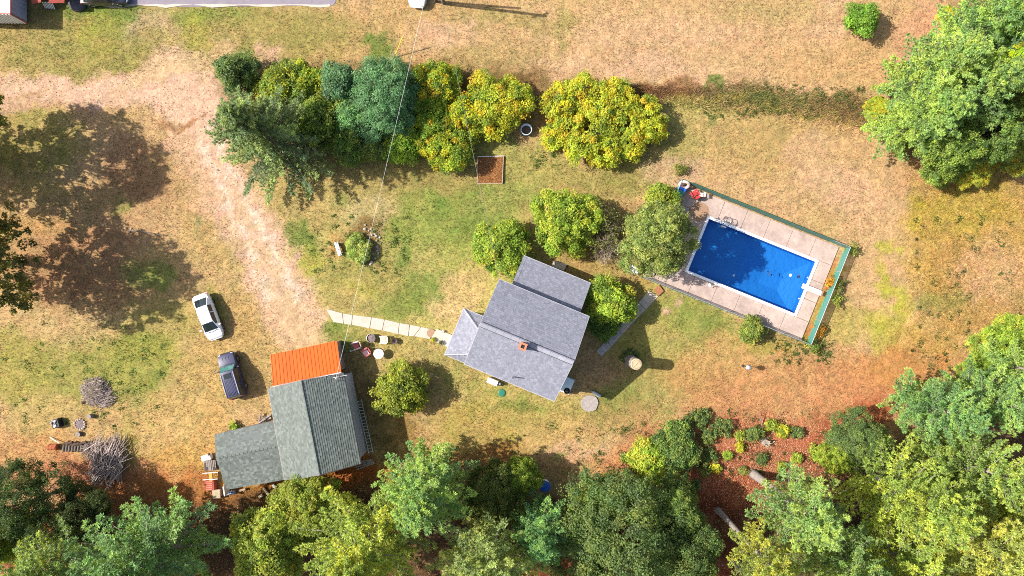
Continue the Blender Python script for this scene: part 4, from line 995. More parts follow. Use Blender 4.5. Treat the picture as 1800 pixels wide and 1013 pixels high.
# ------------------------------------------------------------------ poles and wires
def poles():
    t = thing('utility_pole', 'wooden utility pole at the top edge carrying the two wires', 'pole', P(780,6))
    b = P(780,6)
    MB().tube([b-Vector((0,0,.2)), b+Vector((0,0,4.5)), b+Vector((0,0,9))], [.17,.15,.12], 10).build('post', M['bark'], t)
    MB().box(b+Vector((0,0,8.5)), (1.6,.1,.12), .3).build('crossarm', M['grey_wood'], t)
    for s in (-.6,0,.6): MB().lathe([(.05,0),(.07,.06),(.04,.14)], b+Vector((s*math.cos(.3),s*math.sin(.3),8.56)), 8).build('insulator', M['lamp_glass'], t)
    t2 = thing('utility_pole', 'shorter leaning wooden pole beside the utility pole at top edge', 'pole', P(766,3))
    c = P(766,3)
    MB().tube([c-Vector((0,0,.2)), c+Vector((0.05,.15,3.7)), c+Vector((.1,.35,7.4))], [.15,.13,.10], 10).build('post', M['bark'], t2)
    top = b+Vector((0,-.1,8.75))
    def wire(p, q, sag, r, n=24):
        return [p.lerp(q, i/n) - Vector((0,0,sag*4*(i/n)*(1-i/n))) for i in range(n+1)]
    w = P(878,496,5.6)
    tag(MB().tube(wire(top, MAST, .25, 0), .0075, 5).build('power_line', M['coping']), 'pale overhead wire running from the utility pole to barn mast', 'wire')
    tag(MB().tube(wire(top, w, .2, 0), .011, 5).build('power_line', M['grey_wood']), 'dark overhead wire running from the utility pole to the house eave', 'wire')
    g = thing('guy_wire', 'guy wire with yellow guard anchored in the dry top field', 'guy wire', P(693,101))
    a = P(693,101); d = (top-a).normalized()
    MB().tube([a, top], .012, 5).build('cable', M['alu'], g)
    MB().tube([a+d*.3, a+d*2.7], .04, 8).build('guard', M['yellow'], g)
    MB().tube([a-Vector((0,0,.1)), a+d*.3], .03, 6).build('anchor', M['dark'], g)
    # garden lamp
    l = thing('lamp_post', 'small garden lamp post with round pale lantern on dry slope', 'lamp post', P(1305.5,643))
    p = P(1305.5,643)
    MB().tube([p, p+Vector((0,0,1.35))], .035, 8).build('post', M['dark'], l)
    MB().lathe([(.12,0),(.12,.04),(.05,.06)], p, 12).build('foot', M['dark'], l)
    MB().lathe([(.05,1.32),(.17,1.4),(.24,1.58),(.2,1.74),(.08,1.80)], p, 18).build('lantern', M['lamp_glass'], l, smooth=True)
    MB().lathe([(.25,1.755),(.16,1.82),(.03,1.86)], p, 18).build('lantern_cap', M['alu'], l, smooth=True)
poles()

# ------------------------------------------------------------------ vegetation builders
def norm(a): return a/np.maximum(np.linalg.norm(a, axis=-1, keepdims=True), 1e-9)
def leaf_quads(Pt, Nn, L, Wd, rng, jit=.6, tang=None):
    n = norm(Nn + rng.normal(size=Nn.shape)*jit)
    t = rng.normal(size=Nn.shape) if tang is None else tang
    t = norm(t - n*(t*n).sum(-1, keepdims=True)); b = np.cross(n, t)
    l = (L*rng.uniform(.65, 1.3, len(Pt)))[:, None]; w = (Wd*rng.uniform(.7, 1.25, len(Pt)))[:, None]
    q = np.stack([Pt - t*l*.5, Pt + b*w*.5 + t*l*.08, Pt + t*l*.5 - n*l*.12, Pt - b*w*.5 + t*l*.08], 1)
    return q.reshape(-1, 3)

def pal(colors, weights, n, rng, jit=.16):
    idx = rng.choice(len(colors), n, p=np.array(weights)/sum(weights))
    c = np.array(colors)[idx]
    return c*(1+rng.normal(size=(n,1))*jit)*(1+rng.normal(size=(n,3))*jit*.35)

def crown_mesh(name, lobes, colors, weights, seed, cr=.55, dens=3.2, per=66, L=.215, Wd=.125, jit=.55, full=False):
    """lobes: (x,y,z,rx,rz). leaf clumps on the lobes' outer surface, biased to the top"""
    rng = np.random.default_rng(seed)
    cl = []
    for (x, y, z, rx, rz) in lobes:
        n = int(dens*(rx*rx*2.2+rx*rz*2.6)/(cr*cr)*.42)+4
        d = norm(rng.normal(size=(n*2, 3))); d = d[(d[:,2] > -.55) | (rng.random(n*2) < .25)][:n]
        rr = rng.uniform(.66, 1.03, len(d))[:, None]
        cl.append(np.array([x,y,z]) + d*rr*np.array([rx,rx,rz]))
    cl = np.concatenate(cl)
    cl = cl[cl[:,2] > .12]
    # drop clumps buried inside another lobe
    keep = np.ones(len(cl), bool)
    for (x, y, z, rx, rz) in lobes:
        q = (((cl - np.array([x,y,z]))/np.array([rx,rx,rz]))**2).sum(1)
        keep &= q > .36
    cl = cl[keep]; n = len(cl)
    base = pal(colors, weights, n, rng, .12)
    size = cr*rng.uniform(.55, 1.25, n)
    d = norm(rng.normal(size=(n, per, 3))); d[:, :, 2] = np.abs(d[:, :, 2])*.9 - .25
    r = rng.uniform(.45, 1.05, (n, per, 1))
    Pt = cl[:, None, :] + d*r*size[:, None, None]*np.array([1,1,.8])
    ctr = np.array([np.mean([l[0] for l in lobes]), np.mean([l[1] for l in lobes]), np.mean([l[2] for l in lobes])*.6])
    out = norm(cl - ctr)[:, None, :]
    Nn = norm(d*.7 + out*.35 + np.array([-.12,0,.9]))
    c = np.repeat(base[:, None, :], per, 1)*(1+rng.normal(size=(n, per, 1))*.15)
    V = leaf_quads(Pt.reshape(-1,3), Nn.reshape(-1,3), L, Wd, rng, jit)
    return np_mesh(name, V, 4, np.clip(c.reshape(-1,3), .004, .9))

def auto_lobes(Rr, h, z0, seed, k=9):
    r = random.Random(seed); L = [(0,0,z0+(h-z0)*.58,Rr*.62,(h-z0)*.42)]
    for i in range(k):
        a = 2*PI*i/k*1.0 + r.uniform(-.35,.35); q = Rr*r.uniform(.42,.68)
        z = z0+(h-z0)*r.uniform(.25,.62); rx = Rr*r.uniform(.30,.46)
        L.append((q*math.cos(a), q*math.sin(a), z, rx, max(.4, rx*r.uniform(.7,1.0))))
    for i in range(3):
        a = r.uniform(0,6.28); q = Rr*r.uniform(.1,.35); L.append((q*math.cos(a), q*math.sin(a), h-(h-z0)*.24, Rr*.32, (h-z0)*.22))
    return L

def trunk_mesh(name, h, r0, lobes, seed, stems=1, bend=.25):
    r = random.Random(seed); m = MB()
    for s in range(stems):
        a = r.uniform(0,6.28); q = (0 if stems == 1 else r.uniform(.1,.4))
        top = Vector((r.uniform(-bend,bend), r.uniform(-bend,bend), h*.82)) + (Vector((math.cos(a),math.sin(a),0))*(0 if stems == 1 else h*.2))
        b = Vector((q*math.cos(a), q*math.sin(a), -.15)); mid = b.lerp(top,.5)+Vector((r.uniform(-bend,bend)*.5, r.uniform(-bend,bend)*.5, 0))
        rr = r0/(1 if stems == 1 else 1.6)
        m.tube([b, b.lerp(mid,.12), mid, top], [rr*1.35, rr, rr*.7, rr*.2], 8)
    for (x, y, z, rx, rz) in lobes:
        z1 = max(.2, min(z*.55, h*.5)); p0 = Vector((0,0,z1)); p1 = Vector((x,y,z))
        if (p1-p0).length < .4: continue
        mid = p0.lerp(p1,.5)+Vector((0,0,.12*h*.3))
        m.tube([p0, mid, p1], [r0*.42, r0*.27, r0*.08], 6)
        for k in range(3):
            d = Vector((r.uniform(-1,1), r.uniform(-1,1), r.uniform(.1,.9))).normalized()*rx*.8
            m.tube([p0.lerp(p1,.75), p1+d], [r0*.13, r0*.03], 5)
    me = bpy.data.meshes.new(name); me.from_pydata(m.v, [], m.f); me.polygons.foreach_set('use_smooth', [True]*len(me.polygons))
    return me

def conifer_mesh(name, h, Rr, seed, kind='pine', z0f=.14, tr=1.0, wf=.19):
    """returns crown mesh, trunk mesh. whorled branches carrying needle tufts"""
    rng = np.random.default_rng(seed); r = random.Random(seed)
    T = MB(); T.tube([(0,0,-.2),(0,0,.4),(0,0,h*.5),(0,0,h*.97)], [.36*h/16*tr, .27*h/16*tr, .17*h/16*tr, .02], 9)
    Pt = []; Dr = []; Cc = []
    z = h*z0f
    pine = kind == 'pine'
    greens = [(.265,.33,.105),(.22,.30,.105),(.31,.36,.10),(.18,.25,.10)] if pine else [(.155,.205,.085),(.205,.255,.09),(.12,.17,.08)]
    while z < h*.985:
        f = (z-h*z0f)/(h*(1-z0f))
        prof = (min(1, .62+f*1.5) * (1-f)**.62) if pine else (min(1,.8+f*1.2)*(1-f)**.9)
        nb = r.choice((5,6,6,7)) if pine else r.choice((6,7,7)); a0 = r.uniform(0,6.28)
        for i in range(nb):
            a = a0 + 2*PI*i/nb + r.uniform(-.25,.25)
            L = Rr*prof*(r.uniform(.5,1.22) if pine else r.uniform(.5,1.3)) + .15
            el = (math.radians(4 + 42*f) if pine else math.radians(-10+50*f)) + r.uniform(-.1,.1)
            d0 = Vector((math.cos(a)*math.cos(el), math.sin(a)*math.cos(el), math.sin(el)))
            p0 = Vector((0,0,z)); 
            def pos(s): return p0 + d0*(L*s) + Vector((0,0,(L*.14*s*s if pine else L*(-.12*s+.16*s*s))))
            T.tube([pos(0), pos(.5), pos(.96)], [.05*L/4+.012, .03*L/4+.008, .008], 5)
            perp = Vector((-math.sin(a), math.cos(a), 0))
            step = .36 if pine else .17
            n = max(2, int(L/step)); cc = np.array(r.choice(greens))*r.uniform(.85,1.2)
            for k in range(n):
                s = (k+.8)/n
                if s < .22 and L > 1.4: continue
                p = pos(min(s,1)); w = (L*(wf if pine else .075)*math.sin(PI*min(1,(s*.75+.15)))*(1.15-s*.75)) 
                for sd in (-1, 0, 1):
                    if sd == 0: tips = [p]
                    else:
                        m_ = max(1, int(w/step+.5)); tips = [p + (perp*sd*.85 + d0*.55)*(w*(q+1)/m_) + Vector((0,0,r.uniform(-.05,.12) + (-.10*w if not pine else 0))) for q in range(m_)]
                    for tpt in tips:
                        Pt.append(tuple(tpt)); dd = d0*.8 + perp*sd*.5 + Vector((0,0,.55 if pine else .1)); Dr.append(tuple(dd)); Cc.append(cc if pine else cc*(.8+.55*s*s))
        z += (.64 if pine else .50)*r.uniform(.8,1.2)*(1-.35*f)
    Pt = np.array(Pt); Dr = norm(np.array(Dr)); Cc = np.array(Cc)
    n = len(Pt); per = 22 if pine else 13
    Pt = Pt + rng.normal(size=Pt.shape)*.06
    d = norm(Dr[:, None, :]*.9 + rng.normal(size=(n, per, 3))*(.75 if pine else .55))
    ln = (.24 if pine else .19)*rng.uniform(.7, 1.3, (n, per, 1)); wd = .033 if pine else .022
    A = np.repeat(Pt[:, None, :], per, 1); B = A + d*ln
    sd = norm(np.cross(d, np.array([0,0,1.])+rng.normal(size=d.shape)*.5))
    q = np.stack([A, (A+B)/2+sd*wd, B, (A+B)/2-sd*wd], 2).reshape(-1, 3)
    c = np.repeat(Cc[:, None, :], per, 1)*(1+rng.normal(size=(n, per, 1))*.15)*(1+rng.normal(size=(n,1,1))*.12)
    crown = np_mesh(name+'_crown', q, 4, np.clip(c.reshape(-1,3), .004, .9))
    tm = bpy.data.meshes.new(name+'_trunk'); tm.from_pydata(T.v, [], T.f); tm.polygons.foreach_set('use_smooth', [True]*len(tm.polygons))
    return crown, tm

def plant(name, label, cat, loc, crown, trunk, rz=0, sc=(1,1,1), tint=(1,1,1), group=None, lm='leaf', bark='bark', cname='crown'):
    t = thing(name, label, cat, loc, rz, group); t.scale = sc
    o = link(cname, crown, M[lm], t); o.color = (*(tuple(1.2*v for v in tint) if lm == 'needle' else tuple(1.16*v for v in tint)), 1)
    if trunk is not None: link('trunk' if cat == 'tree' else 'stem', trunk, M[bark], t)
    return t

def at_crown(px, py, z):          # base under a crown seen at this place
    q = P(px, py, z); return (q.x, q.y, 0)

# palettes (albedo)
def shift(p, k): return [tuple(a*b for a, b in zip(c, k)) for c in p]
GK = (1.95, 1.65, 1.4)
G_MID = shift([(.085,.13,.034),(.115,.165,.037),(.065,.105,.032),(.15,.19,.042)], GK)
G_DARK = shift([(.05,.09,.034),(.07,.115,.038),(.095,.14,.042)], (1.9,1.65,1.45))
G_BRIGHT = shift([(.11,.20,.03),(.16,.25,.04),(.085,.155,.03),(.20,.26,.045)], (2.2,1.72,1.4))
G_LIME = shift([(.19,.25,.035),(.24,.29,.045),(.13,.19,.03)], (1.5,1.35,1.3))
G_BLUE = shift([(.062,.125,.068),(.085,.155,.085),(.048,.095,.055)], (2.0,1.85,1.6))
Y_MIX = [(.47,.43,.035),(.33,.37,.04),(.50,.38,.035),(.19,.26,.035),(.40,.44,.045)]
Y_GRN = [(.32,.37,.035),(.21,.29,.035),(.46,.43,.03),(.13,.20,.03),(.5,.37,.03)]
OLIV = shift([(.135,.145,.035),(.17,.17,.045),(.09,.11,.03)], (1.5,1.5,1.4))

# --- conifer prototypes (mesh data shared by the woods)
PINES = [conifer_mesh('pine', 16, 4.6, 101, z0f=.13), conifer_mesh('pine', 16, 4.2, 202, z0f=.12, wf=.16), conifer_mesh('pine', 15, 5.0, 303, z0f=.12, wf=.145), conifer_mesh('pine', 17, 4.2, 404, z0f=.5, tr=1.35)]
SPRUCE = conifer_mesh('spruce', 13, 3.9, 404, 'spruce', .03)
# --- broadleaf prototypes
def bl(seed, pal_, wts, Rr=4, h=8, z0=1.2, k=9, **kw):
    lb = auto_lobes(Rr, h, z0, seed, k)
    return crown_mesh('broadleaf', lb, pal_, wts, seed, **kw), trunk_mesh('trunk', h, .16*h/8+.03, lb, seed)
BL = {'mid': bl(1, G_MID, (4,3,3,1)), 'mid2': bl(2, G_MID, (3,4,2,2)), 'dark': bl(3, G_DARK, (3,3,2), Rr=5, h=10, cr=.65, L=.2, Wd=.12), 'bright': bl(4, G_BRIGHT, (3,3,3,1)), 'lime': bl(5, G_LIME, (3,2,2)), 'olive': bl(6, OLIV, (3,2,2)),
      'yellow': bl(8, Y_MIX, (4,3,2,2,3)), 'darkbig': bl(12, G_DARK, (4,3,2), Rr=6.5, h=11.5, z0=1.5, k=13, cr=.7, L=.2, Wd=.12, per=60, dens=2.6)}
BL['airy'] = bl(14, OLIV, (3,2,2), Rr=6.5, h=11.5, z0=1.5, k=16, cr=.55, dens=1.05, per=40, L=.3, Wd=.18)
BLR = {'airy': (6.5,11.5), 'dark': (5,10), 'darkbig': (6.5,11.5)}

WHITE = (1,1,1)
# (kind, apparent crown px, height, crown radius, tint, name, label)
WOODS = [
 ('p2', (256,990), 15, 7.2, (.85,1.02,1.05), 'pine_tree', 'big blue-green pine at the bottom left with long feathery branches towards the brush pile'),
 ('p0', (96,1000), 14.5, 4.8, (1.1,1.08,.95), 'pine_tree', 'light green pine at the bottom left corner, left of the big blue-green pine'),
 ('darkbig', (40,890), 9, 4.6, (.55,.6,.6), 'broadleaf_tree', 'dark shaded tree on the left edge below the dry lawn'),  # shade over this tree is put into the dark tint
 ('dark', (150,905), 7, 3.0, (.55,.5,.5), 'broadleaf_tree', 'small dark tree in the shade below the large brush pile'),  # dark tint carries the shade it stands in
 ('lime', (8,945), 9, 2.8, (.8,.85,.9), 'broadleaf_tree', 'pale yellow-green tree at the far left edge near the bottom'),
 ('mid2', (470,968), 8, 3.9, (1.4,1.35,1.2), 'broadleaf_tree', 'mid green broadleaf tree at the bottom edge, below the barn'),
 ('olive', (545,893), 6, 3.6, (1.25,1.35,.9), 'broadleaf_tree', 'olive yellow-green tree close behind the south wall of the barn'),
 ('lime', (490,1005), 6, 2.4, (1.05,1,.8), 'broadleaf_tree', 'small yellowish tree at the bottom edge beside the mid green broadleaf'),
 ('p2', (640,966), 15.5, 6.5, (1.32,1.2,.72), 'pine_tree', 'wide yellow-green pine at the bottom, below the barn'),
 ('p1', (748,864), 14, 4.9, (.98,1.12,1.0), 'pine_tree', 'tall fresh green pine reaching up beside the barn shadow'),
 ('p0', (856,985), 15.5, 5.4, (1.2,1.1,1.05), 'pine_tree', 'grey-green pine at the bottom centre with upright feathery branch tips'),
 ('p1', (950,935), 11, 3.6, (.72,1.0,1.05), 'pine_tree', 'teal green pine below the blue drum'),
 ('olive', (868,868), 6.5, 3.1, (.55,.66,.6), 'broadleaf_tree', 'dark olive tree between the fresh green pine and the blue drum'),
 ('lime', (912,838), 5, 2.2, (.75,.85,.8), 'broadleaf_tree', 'small yellow-green tree just above the teal pine, left of the blue drum'),
 ('darkbig', (1085,958), 11.5, 6.8, (1.0,1.0,1.0), 'broadleaf_tree', 'huge dark green oak-like tree at the bottom, right of the blue drum'),
 ('mid2', (1062,892), 7, 3.2, (.95,1.0,1.05), 'broadleaf_tree', 'light-tipped green tree in front of the huge dark tree'),
 ('mid', (1185,895), 7, 3.2, (.85,.95,1.05), 'broadleaf_tree', 'round green tree at the edge of the red slope, by a bare grey trunk'),
 ('dark', (1205,985), 9, 3.9, (1.0,1.0,1.0), 'broadleaf_tree', 'dark green tree at the bottom edge, right of the huge dark tree'),
 ('p3', (1418,905), 16, 4.6, (1.0,1.1,.98), 'pine_tree', 'green pine leaning over the red slope with its thick grey trunk showing'),
 ('p3', (1348,990), 17, 3.3, (1.3,1.12,.72), 'pine_tree', 'narrow yellow-green pine at the bottom edge between two bare trunks'),
 ('p3', (1388,1105), 18, 4.0, (1.1,1.08,.85), 'pine_tree', 'tall pine below the bottom edge, only its leaning grey trunk in view'),
 ('p2', (1475,985), 16, 4.7, (1.0,1.08,.92), 'pine_tree', 'mid green pine at the bottom edge, left of the yellow-green pines'),
 ('dark', (1512,775), 6, 2.8, (1.1,1.1,1.15), 'broadleaf_tree', 'dark glossy tree at the right end of the red slope'),
 ('lime', (1468,806), 4.6, 1.9, (.95,1,.9), 'broadleaf_tree', 'small lime green tree at the right end of the red slope'),
 ('p0', (1592,868), 17, 5.0, (1.18,1.16,.72), 'pine_tree', 'rounded yellow-green pine below the dark glossy tree'),
 ('p2', (1700,815), 17, 4.4, (1.1,1.12,.8), 'pine_tree', 'green pine in the right woods below the blue-green pines'),
 ('p1', (1705,945), 18, 5.4, (1.45,1.22,.85), 'pine_tree', 'yellowish pine with pinkish cone-laden tips in the bottom right woods'),
 ('p2', (1795,880), 17, 4.5, (1.3,1.2,.75), 'pine_tree', 'yellow-green pine on the right edge near the bottom'),
 ('p1', (1590,1000), 17, 4.6, (1.22,1.18,.75), 'pine_tree', 'yellow-green pine at the bottom edge of the right woods'),
 ('p0', (1800,1010), 18, 5.0, (1.15,1.12,.8), 'pine_tree', 'green pine in the very bottom right corner'),
 ('p2', (1642,718), 13, 3.7, (.85,1.08,1.05), 'pine_tree', 'blue-green pine with bare white branches at the edge of the rusty slope'),
 ('p1', (1748,705), 14, 3.7, (.9,1.08,1.0), 'pine_tree', 'blue-green pine right of the one with bare white branches'),
 ('p0', (1812,650), 13, 3.4, (.92,1.08,1.0), 'pine_tree', 'pine on the right edge beside the bright green thicket'),
 ('bright', (1772,612), 4.5, 3.2, (1,1,1), 'broadleaf_tree', 'bright green leafy thicket tree on the right edge of the meadow'),
 ('bright', (1712,652), 3.0, 1.5, (.85,.9,.9), 'broadleaf_tree', 'small bright green tree left of the leafy thicket at the meadow edge'),
 # north-east wood
 ('p1', (1640,128), 13, 4.3, (1.12,1.2,1.0), 'pine_tree', 'light green pine at the left edge of the top right woods'),
 ('p0', (1618,212), 12, 4.2, (1.05,1.18,.95), 'pine_tree', 'light green pine standing lowest at the edge of top right woods'),
 ('p2', (1700,165), 14, 4.4, (1.0,1.12,.98), 'pine_tree', 'green pine in the middle of the top right woods'),
 ('p1', (1720,52), 14, 4.0, (1.0,1.18,1.05), 'pine_tree', 'green pine at the top edge of the top right woods'),
 ('p2', (1800,40), 15, 4.2, (.95,1.08,1.0), 'pine_tree', 'pine in the very top right corner'),
 ('p0', (1762,112), 12, 3.0, (.85,1.05,1.35), 'pine_tree', 'grey-blue pine next to the yellow tree in the top right woods'),
 ('yellow', (1742,118), 11.5, 1.7, (.9,1.15,1), 'broadleaf_tree', 'bright yellow-green tree poking up amid the top right pines'),
 ('mid', (1730,232), 9, 3.3, (.85,1.0,1.1), 'broadleaf_tree', 'dark green broadleaf tree at the lower part of top right woods'),
 ('mid2', (1672,262), 8, 2.9, (.95,1.1,1.1), 'broadleaf_tree', 'round green broadleaf tree at the bottom tip of top right woods'),
 ('mid2', (1795,190), 10, 3.0, (.85,.9,.75), 'broadleaf_tree', 'olive green tree on the right edge of the top right woods'),
 ('yellow', (1782,262), 4.2, 2.6, (.8,.8,1.2), 'broadleaf_tree', 'dull yellow tree on the right edge below the top right pines'),
 ('yellow', (1712,292), 3.4, 2.2, (.85,.85,1.1), 'broadleaf_tree', 'dull yellow bushy tree at the lower edge of top right woods'),
 ('lime', (1655,296), 3.2, 1.7, (.65,.8,.9), 'broadleaf_tree', 'small green sapling at the lowest tip of the top right woods'),
 ('yellow', (1580,250), 2.2, 1.2, (1,1,1), 'shrub', 'small orange-yellow shrub left of the round green broadleaf at the woods tip'),
 ('yellow', (1545,192), 2.4, 1.5, (.9,.95,1), 'shrub', 'yellow shrub where the rough grass band meets the top right woods'),
 ('yellow', (1672,30), 2.5, 1.3, (1,1,1), 'shrub', 'yellow shrub at the top left edge of the top right woods'),
 # beyond the left edge: their crowns lean in and throw the long shade over the drive
 ('airy', (-100,455), 15, 6.0, (.8,.72,.9), 'broadleaf_tree', 'grey-green tree on the left edge whose shade covers the lawn'),
 ('airy', (-165,232), 15, 6.6, (.9,.9,.9), 'broadleaf_tree', 'tall tree beyond the left edge that shades the dirt drive'),
 ('airy', (-430,240), 15, 5.5, (.9,.9,.9), 'broadleaf_tree', 'second tree beyond the left edge behind the drive shading one'),
]
def woods():
    r = random.Random(77)
    for kind, (px, py), h, Rr, tint, name, label in WOODS:
        f = .75 if kind == 'p3' else .52 if kind[0] == 'p' else .6
        loc = at_crown(px, py, h*f)
        rz = r.uniform(0, 6.28)
        if kind[0] == 'p' and kind[1:].isdigit():
            i = int(kind[1]); ph = (16,16,15,17)[i]; pr = (4.6,4.2,5.0,4.2)[i]
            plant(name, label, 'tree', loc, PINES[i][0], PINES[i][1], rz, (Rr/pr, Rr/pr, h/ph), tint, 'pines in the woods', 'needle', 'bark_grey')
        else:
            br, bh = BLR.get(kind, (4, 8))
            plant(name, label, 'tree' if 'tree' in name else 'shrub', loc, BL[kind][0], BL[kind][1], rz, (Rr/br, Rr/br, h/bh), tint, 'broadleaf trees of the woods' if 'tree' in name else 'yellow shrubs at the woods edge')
woods()

def tree_at(name, label, cat, px, py, h, Rr, pal_, wts, seed, z0=.4, k=9, group=None, tint=WHITE, stems=1, **kw):
    lb = auto_lobes(Rr, h, z0, seed, k)
    cm = crown_mesh(name+'_crown', lb, pal_, wts, seed, **kw)
    tm = trunk_mesh(name+'_stem', h, .05+.012*h, lb, seed, stems)
    return plant(name, label, cat, at_crown(px, py, h*.6), cm, tm, 0, (1,1,1), tint, group)

def garden_plants():
    # hedge row along the drive
    sp = plant('spruce_tree', 'dark spruce with drooping branches at the west end of the hedge', 'tree', P(500,258), SPRUCE[0], SPRUCE[1], .4, (1.38,1.38,1.05), (1.05,1.05,1.0), None, 'needle', 'bark')
    g = 'shrubs of the hedge row'
    H_ = [('shrub','dark grey-green bush above the spruce at the west end of hedge',413,128,4.5,2.2,G_DARK,(3,3,2),(1.05,1.05,1.15),{}),
     ('shrub','green bush with yellow tips at the top of hedge right of the spruce',500,152,4.0,2.9,[(.17,.23,.04),(.25,.30,.04),(.42,.40,.04)],(4,3,1.3),WHITE,{}),
     ('shrub','lime green bush at the back of the hedge between spruce and small dark tree',548,150,3.2,2.1,Y_GRN,(4,4,2,2,.6),WHITE,{}),
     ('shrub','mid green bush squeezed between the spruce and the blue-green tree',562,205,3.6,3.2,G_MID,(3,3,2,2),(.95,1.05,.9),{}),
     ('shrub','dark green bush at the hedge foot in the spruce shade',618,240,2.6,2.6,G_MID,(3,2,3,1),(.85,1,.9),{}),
     ('small_tree','small dark green tree at the back of hedge, left of blue-green tree',597,150,5.0,2.2,G_BLUE,(2,1,3),WHITE,{}),
     ('small_tree','feathery blue-green tree in the middle of the hedge',674,172,6.4,3.7,G_BLUE,(3,3,2),(1.05,1.1,1.05),dict(k=11,L=.19,Wd=.08,per=74)),
     ('shrub','lower blue-green bush leaning out left of the feathery tree',628,205,4.0,2.2,G_BLUE,(3,3,2),(1.1,1.15,.9),{}),
     ('shrub','yellow-green sumac bush at the back of hedge under the wire',768,150,3.2,2.9,Y_GRN,(4,3,3,2,2),WHITE,{}),
     ('shrub','green sumac bush in the hedge right of the blue-green tree',752,200,2.9,2.7,Y_GRN,(3,4,1,4,.3),(.9,1,.9),{}),
     ('shrub','yellow-green sumac bush at the hedge foot above the sand box',782,246,2.6,3.1,Y_GRN,(4,4,2,2,1),WHITE,dict(k=11)),
     ('shrub','yellow sumac bush wedged between the wire and the golden bush',820,200,2.9,2.3,Y_GRN,(4,3,4,2,2),WHITE,{}),
     ('shrub','leafy green bush at the hedge foot below the blue-green tree',702,246,2.4,2.4,G_BRIGHT,(3,2,3,1),(.85,.95,.85),{}),
     ('shrub','low green bush at the front of hedge beside the spruce shadow',660,252,2.0,2.0,G_MID,(3,3,2,2),WHITE,{}),
     ('shrub','golden sumac bush at the east end of hedge beside the white ring',876,180,3.2,3.2,Y_MIX,(4,4,2,3,4),WHITE,dict(k=12))]
    for i, (nm, lb_, x, y, h, q, p_, w_, tn, kw) in enumerate(H_):
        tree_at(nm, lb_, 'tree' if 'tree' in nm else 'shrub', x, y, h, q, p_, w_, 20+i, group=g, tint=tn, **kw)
    # the big yellow bush, its own outline
    lb = []
    r = random.Random(5)
    for (x, y, q) in ((985,180,30),(1025,165,32),(1060,185,36),(1000,225,32),(1040,230,38),(1090,190,34),(1105,225,36),(1135,205,32),(1070,250,34),(1110,250,28),(1020,262,26),(1060,268,26),(1148,225,22),(975,240,18),(1085,160,20)):
        lb.append(((x-1062)/S, (212-y)/S, r.uniform(1.1,1.9), q/S, r.uniform(.8,1.25)))
    cm = crown_mesh('shrub_crown', lb, Y_MIX, (5,5,1.2,3,5), 32, cr=.5)
    plant('shrub', 'biggest golden yellow sumac bush standing alone right of the hedge', 'shrub', at_crown(1062,212,1.6), cm, trunk_mesh('stem', 2.2, .08, lb, 5, 5), 0, (1,1,1), WHITE, g)
    # around the house and pool
    b = 'bushes round the house'
    tree_at('bush', 'bright green bush with some yellow at the north-west house corner', 'bush', 882,440, 3.6, 2.9, [(.22,.31,.04),(.30,.37,.05),(.16,.24,.04),(.42,.40,.05)], (3,3,3,1.2), 33, group=b, k=11)
    tree_at('bush', 'rounded bright green bush north of the house', 'bush', 995,385, 4.6, 3.4, G_BRIGHT, (3,3,3,1), 34, group=b, k=11, tint=(1,.98,.95), per=54)
    tree_at('small_tree', 'leafy green maple overhanging the west end of the pool', 'tree', 1152,422, 9.2, 3.6, [(.20,.25,.065),(.27,.31,.085),(.15,.20,.055),(.33,.36,.09)], (3,3,3,1.5), 35, group=b, z0=1.8, k=13, cr=.5, per=46, dens=2.3)
    tree_at('bush', 'yellow-green bush at the north-west fence corner beside the pool toys', 'bush', 1162,349, 2.8, 1.5, G_LIME, (2,2,3), 36, group=b)
    tree_at('bush', 'bright green spreading bush on the east side of the house', 'bush', 1074,536, 3.6, 2.6, G_BRIGHT, (3,3,3,1.5), 37, group=b)
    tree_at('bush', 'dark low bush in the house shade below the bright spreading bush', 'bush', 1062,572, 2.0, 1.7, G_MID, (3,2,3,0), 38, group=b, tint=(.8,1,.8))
    tree_at('bush', 'small green bush outside the south pool fence', 'bush', 1322,580, 1.9, 1.2, G_MID, (3,3,2,2), 39, group=b)
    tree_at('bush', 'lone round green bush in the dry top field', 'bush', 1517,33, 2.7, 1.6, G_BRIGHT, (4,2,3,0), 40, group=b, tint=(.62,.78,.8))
    tree_at('bush', 'rounded olive green bush with long shadow east of the barn', 'bush', 707,688, 3.8, 2.6, [(.26,.29,.04),(.34,.36,.05),(.16,.20,.04)], (3,2,2), 41, group=b, k=10)
    tree_at('bush', 'broad lime green bush on the slope left of the dark one', 'bush', 1142,805, 2.3, 2.2, G_BRIGHT, (3,4,2,3), 42, group=b)
    tree_at('bush', 'broad dark green bush on the slope beside the lime green one', 'bush', 1188,785, 2.3, 2.4, G_DARK, (2,3,3), 43, group=b, tint=(1.1,1.15,1))
    # garden circle plants
    tree_at('garden_plant', 'clump of pale green leaves in the stone ringed flower bed', 'plant', 630,437, .9, 1.5, [(.32,.38,.10),(.24,.31,.07),(.40,.43,.13)], (3,3,2), 44, z0=.1, cr=.3, L=.26, Wd=.06)
    # slope shrubs
    sl = [(1232,735,.95,'dark'),(1208,742,.8,'dark'),(1272,752,.95,'dark'),(1246,766,.9,'dark'),(1325,764,.95,'dark'),(1248,800,.7,'dark'),(1356,748,.6,'lime'),(1375,758,.55,'yellow'),(1400,760,.55,'dark'),(1338,808,.5,'dark'),(1400,806,.4,'lime'),(1372,821,.45,'lime'),(1306,828,.4,'olive'),(1440,797,.95,'bright'),(1238,825,.6,'olive'),(1258,822,.5,'yellow'),(1278,800,.4,'bright'),(1300,765,.4,'lime'),(1466,766,.8,'mid'),(1100,806,.45,'mid'),(1103,832,.4,'mid'),(1301,785,.4,'yellow'),(1222,852,.45,'dark')]
